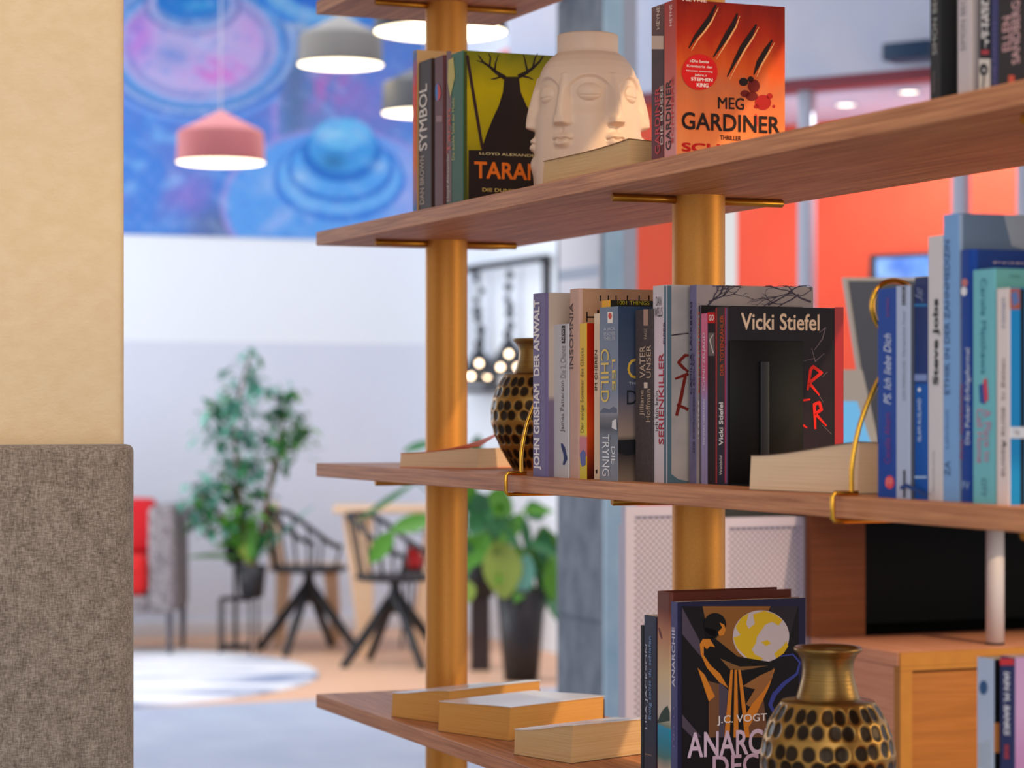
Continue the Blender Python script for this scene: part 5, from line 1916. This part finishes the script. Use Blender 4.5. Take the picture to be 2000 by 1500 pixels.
# ------------------------------------------------------------------ armchair with red cushions
m_check = mat('grey_check_weave', (120, 112, 116), 0.9, c2=(160, 152, 154), scale=45, thr=(0.45, 0.55), bump=0.4)
p = at(262, 1150, 13.45)
ac = thing('armchair', 'grey woven armchair beyond the round rug, half hidden by the tweed panel', 'armchair', (p.x, p.y, 0), 0)
m_leg = mat('dark_grey_leg', (84, 82, 92), 0.5)
xr = (355 - 262) / F * 13.45
xs = (304 - 262) / F * 13.45
mb = MB()
zb_, zt_ = z_at(1190, 13.45), z_at(985, 13.45)
mb.rbox((xs, -0.3, zb_), (xr, 0.3, zt_), m_check, 0.03, 3)
part(mb, 'side_panel', ac)
mb = MB()
mb.rbox((-0.55, 0.18, zb_), (xs - 0.002, 0.32, zt_), m_check, 0.03, 3)
part(mb, 'backrest', ac)
mb = MB()
mb.rbox((-0.55, -0.3, zb_), (xs - 0.002, 0.178, zb_ + 0.1), m_check, 0.02, 3)
part(mb, 'seat_base', ac)
for x in (xr - 0.03, -0.5):
    for y in (-0.26, 0.26):
        mb = MB()
        mb.tube([(x, y, 0), (x, y, zb_ + 0.01)], [0.014, 0.02], m_leg, 8)
        part(mb, 'leg', ac)
m_red = mat('red_fabric', (226, 34, 32), 0.85, c2=(206, 24, 26), scale=30)
zs_ = z_at(1080, 13.4)
th = thing('seat_cushion', 'bright red seat cushion lying on the grey armchair', 'cushion', (p.x, p.y, zb_ + 0.101), 0, 'red cushions on the grey armchair')
mb = MB()
mb.rbox((-0.52, -0.32, 0), (xs - 0.004, 0.17, zs_ - zb_ - 0.1), m_red, 0.05, 4)
part(mb, 'cushion_pad', th)
th = thing('back_cushion', 'deep red back cushion leaning on the grey armchair', 'cushion', (p.x, p.y, zs_ + 0.002), 0, 'red cushions on the grey armchair')
mb = MB()
bm = bmesh.new()
bmesh.ops.create_cube(bm, size=1)
hc = z_at(975, 13.4) - zs_
for v in bm.verts:
    top_ = v.co.z > 0
    v.co = Vector((-0.5 + (v.co.x + 0.5) * (xs - 0.004 + 0.5), -0.02 + v.co.y * 0.16 + (0.09 if top_ else 0), (v.co.z + 0.5) * hc))
bmesh.ops.bevel(bm, geom=list(bm.edges), offset=0.045, segments=4, profile=0.5, affect='EDGES')
mb.bm(bm, mat('deep_red_fabric', (206, 16, 30), 0.85), True)
part(mb, 'cushion_pad', th)


# ------------------------------------------------------------------ black spindle chairs
def make_chair(label, px, Y, rot):
    p = at(px, 900, Y)
    th = thing('spindle_chair', label, 'chair', (p.x, p.y, 0), rot, 'black spindle back chairs')
    m = mat('black_wood', (26, 27, 32), 0.45)
    mb = MB()
    mb.lathe([(0.001, 0.445), (0.19, 0.445), (0.212, 0.455), (0.215, 0.465), (0.205, 0.475), (0.05, 0.468), (0.001, 0.468)], m, 40)
    part(mb, 'seat', th)
    rail = []
    for i in range(25):
        a = math.radians(-118 + 236 * i / 24) + PI
        t = abs(i - 12) / 12
        z = 0.79 - 0.20 * sst(0.25, 1.0, t)
        r = 0.255 - 0.02 * t
        rail.append((r * math.cos(a), r * math.sin(a), z))
    mb = MB()
    mb.tube(rail, 0.015, m, 10)
    part(mb, 'top_rail', th)
    for i in (0, 3, 5, 7, 9, 11, 13, 15, 17, 19, 21, 24):
        x, y, z = rail[i]
        a = math.atan2(y, x)
        mb = MB()
        mb.tube([(0.19 * math.cos(a), 0.19 * math.sin(a), 0.462), (x, y, z)], 0.008, m, 8)
        part(mb, 'spindle', th)
    mb = MB()
    mb.lathe([(0.03, 0.445), (0.028, 0.40), (0.045, 0.36), (0.05, 0.30), (0.02, 0.27), (0.001, 0.27)], m, 20)
    part(mb, 'hub', th)
    for k in range(4):
        a = PI / 4 + k * PI / 2
        c, s = math.cos(a), math.sin(a)
        mb = MB()
        mb.tube([(0.03 * c, 0.03 * s, 0.345), (0.17 * c, 0.17 * s, 0.17), (0.30 * c, 0.30 * s, 0.012), (0.30 * c, 0.30 * s, 0.0)], [0.028, 0.027, 0.022, 0.02], m, 6)
        part(mb, 'leg', th)
    return th


make_chair('black spindle chair with swivel base beside the tall ficus', 603, 13.45, math.radians(25))
make_chair('black spindle chair just left of the first gold column', 772, 12.75, math.radians(-15))

# ------------------------------------------------------------------ wooden tables
m_ash = wood('light_ash', (226, 186, 148), (240, 206, 172), 0.5, 'X', 0.5)


def plank_table(label, px0, px1, Y, ytop, dy):
    a, b_ = at(px0, ytop, Y), at(px1, ytop, Y)
    th = thing('trestle_table', label, 'table', (a.x, Y, 0), math.radians(4), 'light wood trestle tables')
    L, z = b_.x - a.x, a.z
    mb = MB()
    mb.rbox((0, 0, z - 0.03), (L, dy, z), m_ash, 0.006)
    part(mb, 'table_top', th)
    for x0, sgn in ((0.05, 1), (L - 0.18, -1)):
        for y0, y1, sp in ((0.06, 0.14, -0.03), (dy - 0.14, dy - 0.06, 0.03)):
            mb = MB()
            bm = bmesh.new()
            bmesh.ops.create_cube(bm, size=1)
            for v in bm.verts:
                t = v.co.z > 0
                w_ = 0.17 if t else 0.07
                xx = x0 + (v.co.x + 0.5) * w_ + (0 if t else 0.10 * sgn)
                v.co = Vector((xx, (y0 if v.co.y < 0 else y1) + (0 if t else sp), (z - 0.031) if t else 0.0))
            bmesh.ops.bevel(bm, geom=list(bm.edges), offset=0.005, segments=2, profile=0.5, affect='EDGES')
            mb.bm(bm, m_ash, False)
            part(mb, 'leg', th)
    return th


plank_table('light wood trestle table behind the first gold column', 650, 905, 13.15, 992, 0.6)

# wooden plank back chair behind the first black chair
YW = 13.95
pw = at(524, 900, YW)
th = thing('plank_chair', 'light wood plank backed chair half hidden behind the black chair by the ficus', 'chair', (pw.x, YW, 0), 0)


def quad_bar(mb, pts, y0, y1, m):
    n = len(pts)
    f = [(x, y0, z) for x, z in pts]
    k = [(x, y1, z) for x, z in pts]
    mb.add(f + k, [tuple(range(n)), tuple(range(n, 2 * n))[::-1]] + [(i, n + i, n + (i + 1) % n, (i + 1) % n) for i in range(n)], m)


zt_ = z_at(982, YW)
mb = MB()
quad_bar(mb, [(0.02, 0.46), (0.075, 0.46), (0.055, zt_ - 0.02), (0.035, zt_), (-0.01, zt_), (-0.02, zt_ - 0.02)], -0.16, 0.16, m_ash)
part(mb, 'backrest', th)
mb = MB()
mb.rbox((0.02, -0.2, 0.42), (0.42, 0.2, 0.459), m_ash, 0.01)
part(mb, 'seat', th)
for y in (-0.17, 0.14):
    for pts in ([(0.06, 0.419), (0.12, 0.419), (0.08, 0.0), (0.05, 0.0)], [(0.33, 0.419), (0.39, 0.419), (0.41, 0.0), (0.38, 0.0)]):
        mb = MB()
        quad_bar(mb, pts, y, y + 0.03, m_ash)
        part(mb, 'leg', th)

# red cone lamp on the table bench
Yr = 13.62
p = at(808, 1108, Yr)
st = thing('low_stool', 'small black stool under the red cone lantern by the gold column', 'stool', (p.x, Yr, 0))
zst = z_at(1108, Yr)
mb = MB()
mb.lathe([(0.001, zst - 0.03), (0.075, zst - 0.03), (0.08, zst - 0.02), (0.08, zst - 0.004), (0.07, zst), (0.001, zst)], M_black, 24)
part(mb, 'seat', st)
for k in range(3):
    a = k * 2 * PI / 3 + 0.4
    mb = MB()
    mb.tube([(0.05 * math.cos(a), 0.05 * math.sin(a), zst - 0.03), (0.09 * math.cos(a), 0.09 * math.sin(a), 0)], 0.008, M_black, 8)
    part(mb, 'leg', st)
th = thing('red_lantern', 'red cone lantern standing on the small black stool', 'lantern', (p.x, Yr, zst))
mb = MB()
mb.lathe([(0.001, 0.0), (0.062, 0.0), (0.065, 0.008), (0.025, 0.115), (0.001, 0.12)], mat('red_lacquer', (214, 36, 44), 0.4), 24)
part(mb, 'shade', th)
mb = MB()
mb.tube([(0, 0, 0.118), (0, 0, 0.15)], 0.008, M_black, 8)
part(mb, 'knob', th)


# ------------------------------------------------------------------ plants
GREENS = [mat('leaf_deep_green', (44, 112, 62), 0.4), mat('leaf_blue_green', (104, 172, 152), 0.4), mat('leaf_fresh_green', (84, 150, 44), 0.4), mat('leaf_yellow_green', (150, 176, 76), 0.4)]


def leaf(mb, base, d, up, L, wd, m, droop=0.25):
    d = d.normalized()
    side = d.cross(up)
    if side.length < 1e-3:
        side = d.cross(Vector((1, 0, 0)))
    side.normalize()
    nrm_ = side.cross(d)
    vs, fs = [], []
    N = 6
    for i in range(N + 1):
        t = i / N
        wv = wd * math.sin(PI * min(0.98, t * 0.94 + 0.03)) ** 0.8 / 2
        c = base + d * (L * t) - Vector((0, 0, 1)) * (droop * L * t * t)
        vs += [c - side * wv + nrm_ * wv * 0.25, c, c + side * wv + nrm_ * wv * 0.25]
    for i in range(N):
        a = i * 3
        fs += [(a, a + 1, a + 4, a + 3), (a + 1, a + 2, a + 5, a + 4)]
    mb.add(vs, fs, m, True)


def pot(mb, r0, r1, z0, z1, m, c=(0, 0, 0)):
    mb.lathe([(0.001, z0), (r0, z0), (r1, z1), (r1 * 0.93, z1), (r1 * 0.9, z1 - 0.02)], m, 32, c)


m_pot = mat('black_pot', (32, 32, 36), 0.5)
m_soil = mat('soil', (50, 38, 30), 0.9)
m_bark = mat('bark_brown', (132, 100, 80), 0.8)
YP = 13.3
rp = random.Random(5)
px0_ = 492
p0 = at(px0_, 900, YP)
zp0, zp1 = z_at(1166, YP), z_at(1104, YP)
th = thing('potted_ficus', 'tall bushy green ficus in a black pot on a thin stand by the back wall', 'plant', (p0.x, p0.y, 0))
mb = MB()
pot(mb, 0.062, 0.082, zp0, zp1, m_pot)
pp = part(mb, 'pot', th, 'black pot')
mb = MB()
mb.disc((0, 0, zp1 - 0.02), 0.074, m_soil)
part(mb, 'soil', pp)
mb = MB()
for x, y in ((-0.17, -0.06), (0, -0.09), (-0.17, 0.1), (0.02, 0.1)):
    mb.tube([(x, y, 0), (x, y, zp0 - 0.01)], 0.007, M_black, 8)
mb.tube([(-0.17, -0.06, zp0 - 0.01), (0, -0.09, zp0 - 0.01), (0.02, 0.1, zp0 - 0.01), (-0.17, 0.1, zp0 - 0.01), (-0.17, -0.06, zp0 - 0.01)], 0.007, M_black, 8)
mb.tube([(-0.17, -0.06, 0.06), (0, -0.09, 0.06)], 0.005, M_black, 8)
part(mb, 'stand', th, 'thin black stand')
stems = MB()
fol = MB()
L0 = lambda px, py: at(px, py, YP) - Vector((p0.x, p0.y, 0))
trunks = [[(488, 1105), (470, 1000), (462, 900), (458, 830), (470, 760), (490, 690)], [(496, 1105), (520, 1000), (530, 930), (545, 860), (556, 800)], [(486, 1100), (450, 1030), (410, 980), (385, 960)]]
for tr in trunks:
    stems.tube([L0(*q) for q in tr], [0.016 - 0.011 * i / len(tr) for i in range(len(tr))], m_bark, 8)
part(stems, 'stem', th, 'brown stems')
blobs = [(492, 690, 10, 18, 8, 1), (480, 735, 34, 22, 26, 1), (455, 790, 34, 24, 50, 1), (420, 815, 26, 22, 24, 1), (500, 755, 22, 22, 20, 1), (555, 800, 32, 34, 60, 0), (570, 850, 34, 30, 55, 2), (535, 880, 34, 26, 36, 0), (440, 850, 34, 26, 34, 1), (490, 840, 36, 34, 30, 1), (450, 910, 40, 30, 50, 1), (400, 965, 36, 30, 60, 1), (390, 1000, 26, 24, 30, 0), (470, 960, 44, 36, 60, 0), (470, 1010, 44, 36, 50, 2), (500, 900, 34, 40, 30, 1), (430, 1020, 40, 30, 30, 1), (500, 1040, 34, 30, 34, 0)]
for bx, by, rx, ry, n, k in blobs:
    for _ in range(int(n * 1.3)):
        q = L0(bx + rp.gauss(0, rx * 0.6), by + rp.gauss(0, ry * 0.6)) + Vector((0, rp.gauss(0, 0.06), 0))
        d = Vector((rp.uniform(-1, 1), rp.uniform(-1, 1), rp.uniform(-0.7, 0.5)))
        leaf(fol, q, d, Vector((0, 0, 1)), rp.uniform(0.055, 0.10), rp.uniform(0.030, 0.046), GREENS[k if rp.random() < 0.65 else rp.choice((0, 1, 2))])
# long arching leaves low in the pot
for (x0, y0), (x1, y1), wd, k in (((490, 1095), (500, 1005), 0.07, 2), ((480, 1095), (440, 1010), 0.08, 2), ((498, 1095), (540, 1030), 0.07, 0), ((470, 1090), (370, 1100), 0.06, 2), ((485, 1090), (478, 1060), 0.09, 3), ((500, 1098), (620, 985), 0.035, 1), ((492, 1100), (470, 1085), 0.09, 3), ((480, 1060), (425, 1085), 0.07, 2)):
    a, b_ = L0(x0, y0), L0(x1, y1)
    leaf(fol, a + Vector((0, -0.03, 0)), b_ - a + Vector((0, 0, 0.06)), Vector((0, -0.4, 1)), (b_ - a).length * 1.05, wd, GREENS[k], 0.1)
part(fol, 'foliage', th)
# second pot behind
p = at(455, 900, 13.5)
th = thing('potted_fern', 'low dark pot of drooping leaves behind the tall ficus', 'plant', (p.x, 13.62, 0))
z0, z1 = z_at(1102, 13.6), z_at(1060, 13.6)
mb = MB()
pot(mb, 0.05, 0.065, z0, z1, m_pot)
part(mb, 'pot', th, 'black pot')
mb = MB()
mb.tube([(0, 0, 0), (0, 0, z0)], 0.012, M_black, 8)
mb.lathe([(0.001, 0), (0.09, 0), (0.09, 0.01), (0.001, 0.012)], M_black, 24)
part(mb, 'stand', th, 'thin black stand')
fol = MB()
for i in range(16):
    a = rp.uniform(0, 2 * PI)
    leaf(fol, Vector((0, 0, z1 - 0.01)), Vector((math.cos(a), math.sin(a), rp.uniform(0.4, 1.4))), Vector((0, 0, 1)), rp.uniform(0.14, 0.24), 0.05, GREENS[rp.choice((0, 2, 2))], 0.6)
part(fol, 'foliage', th)

# big glossy leaved plants by the stone pillar
YQ = 12.0
pq = at(1018, 900, YQ)
th = thing('potted_lily', 'lush broad leaved plant in a tall black tapered planter by the stone pillar', 'plant', (pq.x, pq.y, 0))
zq = z_at(1150, YQ)
mb = MB()
pot(mb, 0.085, 0.125, 0.0, zq, m_pot)
part(mb, 'planter', th, 'tall black planter')
mb = MB()
mb.disc((0, 0, zq - 0.02), 0.11, m_soil)
part(mb, 'soil', th)
fol = MB()
LQ = lambda px, py, d=0.0: at(px, py, YQ) - Vector((pq.x, pq.y - d, 0))
big = [((1000, 1140), (975, 1050), (985, 1150), 0.20, 3), ((1010, 1140), (1010, 1060), (1015, 1180), 0.14, 2), ((1030, 1140), (1060, 1030), (1075, 1130), 0.18, 2), ((1035, 1140), (1075, 1060), (1070, 1170), 0.14, 0), ((1000, 1140), (955, 1040), (915, 1100), 0.13, 2), ((1010, 1130), (960, 990), (920, 1030), 0.14, 0), ((1020, 1130), (1000, 1000), (960, 970), 0.13, 2), ((1020, 1130), (1030, 1010), (1060, 990), 0.12, 0), ((1022, 1130), (1050, 1050), (1040, 1120), 0.13, 2), ((1005, 1130), (940, 1000), (935, 960), 0.12, 0), ((1000, 1140), (990, 1070), (960, 1130), 0.12, 2), ((1015, 1140), (1030, 1080), (1020, 1150), 0.10, 1), ((1030, 1140), (1080, 1090), (1083, 1165), 0.12, 2), ((1000, 1120), (930, 1000), (890, 880), 0.10, 2), ((1015, 1100), (985, 930), (1000, 880), 0.11, 2)]
stm = MB()
for (x0, y0), (x1, y1), (x2, y2), wd, k in big:
    dd_ = rp.uniform(-0.14, 0.10)
    a, b_, c = LQ(x0, y0), LQ(x1, y1, dd_), LQ(x2, y2, dd_ * 1.4)
    stm.tube([a, a.lerp(b_, 0.5) + Vector((0, 0, 0.02)), b_], [0.006, 0.005, 0.004], GREENS[0], 6)
    leaf(fol, b_, c - b_, Vector((0.1, -1.0, 0.5)), (c - b_).length * 1.1, wd, GREENS[k], 0.05)
for _ in range(26):
    q = LQ(rp.uniform(925, 1080), rp.uniform(985, 1150), rp.uniform(-0.1, 0.1))
    leaf(fol, q, Vector((rp.uniform(-1, 1), rp.uniform(-0.6, 0.4), rp.uniform(-1.2, 0.4))), Vector((0, -1, 0.3)), rp.uniform(0.12, 0.22), rp.uniform(0.05, 0.09), GREENS[rp.choice((0, 0, 2, 2, 3))], 0.2)
part(stm, 'stem', th)
part(fol, 'foliage', th)
# narrow black planter to its left
pr = at(938, 900, 12.5)
th = thing('potted_monstera', 'dark plant pot on a black pedestal just right of the first gold column', 'plant', (pr.x, pr.y, 0))
z0, z1 = z_at(1165, 12.5), z_at(1078, 12.5)
mb = MB()
pot(mb, 0.07, 0.09, z0, z1, m_pot)
part(mb, 'pot', th, 'black pot')
mb = MB()
mb.box((-0.05, -0.05, 0), (0.05, 0.05, z0 - 0.001), mat('dark_brown_wood', (54, 42, 44), 0.5))
part(mb, 'pedestal', th, 'dark pedestal')
fol, stm = MB(), MB()
LR = lambda px, py, d=0.0: at(px, py, 12.5) - Vector((pr.x, pr.y - d, 0))
for (x1, y1), (x2, y2), wd, k in (((790, 880), (846, 862), 0.05, 0), ((815, 940), (705, 1010), 0.035, 0), ((850, 1010), (770, 1030), 0.10, 2), ((770, 1035), (728, 1092), 0.10, 2), ((930, 1010), (925, 960), 0.12, 0), ((960, 1000), (985, 950), 0.12, 2), ((900, 960), (880, 900), 0.1, 0), ((925, 900), (935, 850), 0.07, 0), ((910, 1130), (916, 1170), 0.09, 3), ((925, 1040), (915, 1090), 0.1, 2)):
    a, b_, c = LR(938, 1080), LR(x1, y1, -0.1), LR(x2, y2, -0.14)
    stm.tube([a, a.lerp(b_, 0.5) + Vector((0, 0, 0.04)), b_], [0.006, 0.005, 0.004], GREENS[0], 6)
    leaf(fol, b_, c - b_, Vector((0.1, -1.0, 0.5)), (c - b_).length * 1.05, wd, GREENS[k], 0.03)
part(stm, 'stem', th)
part(fol, 'foliage', th)
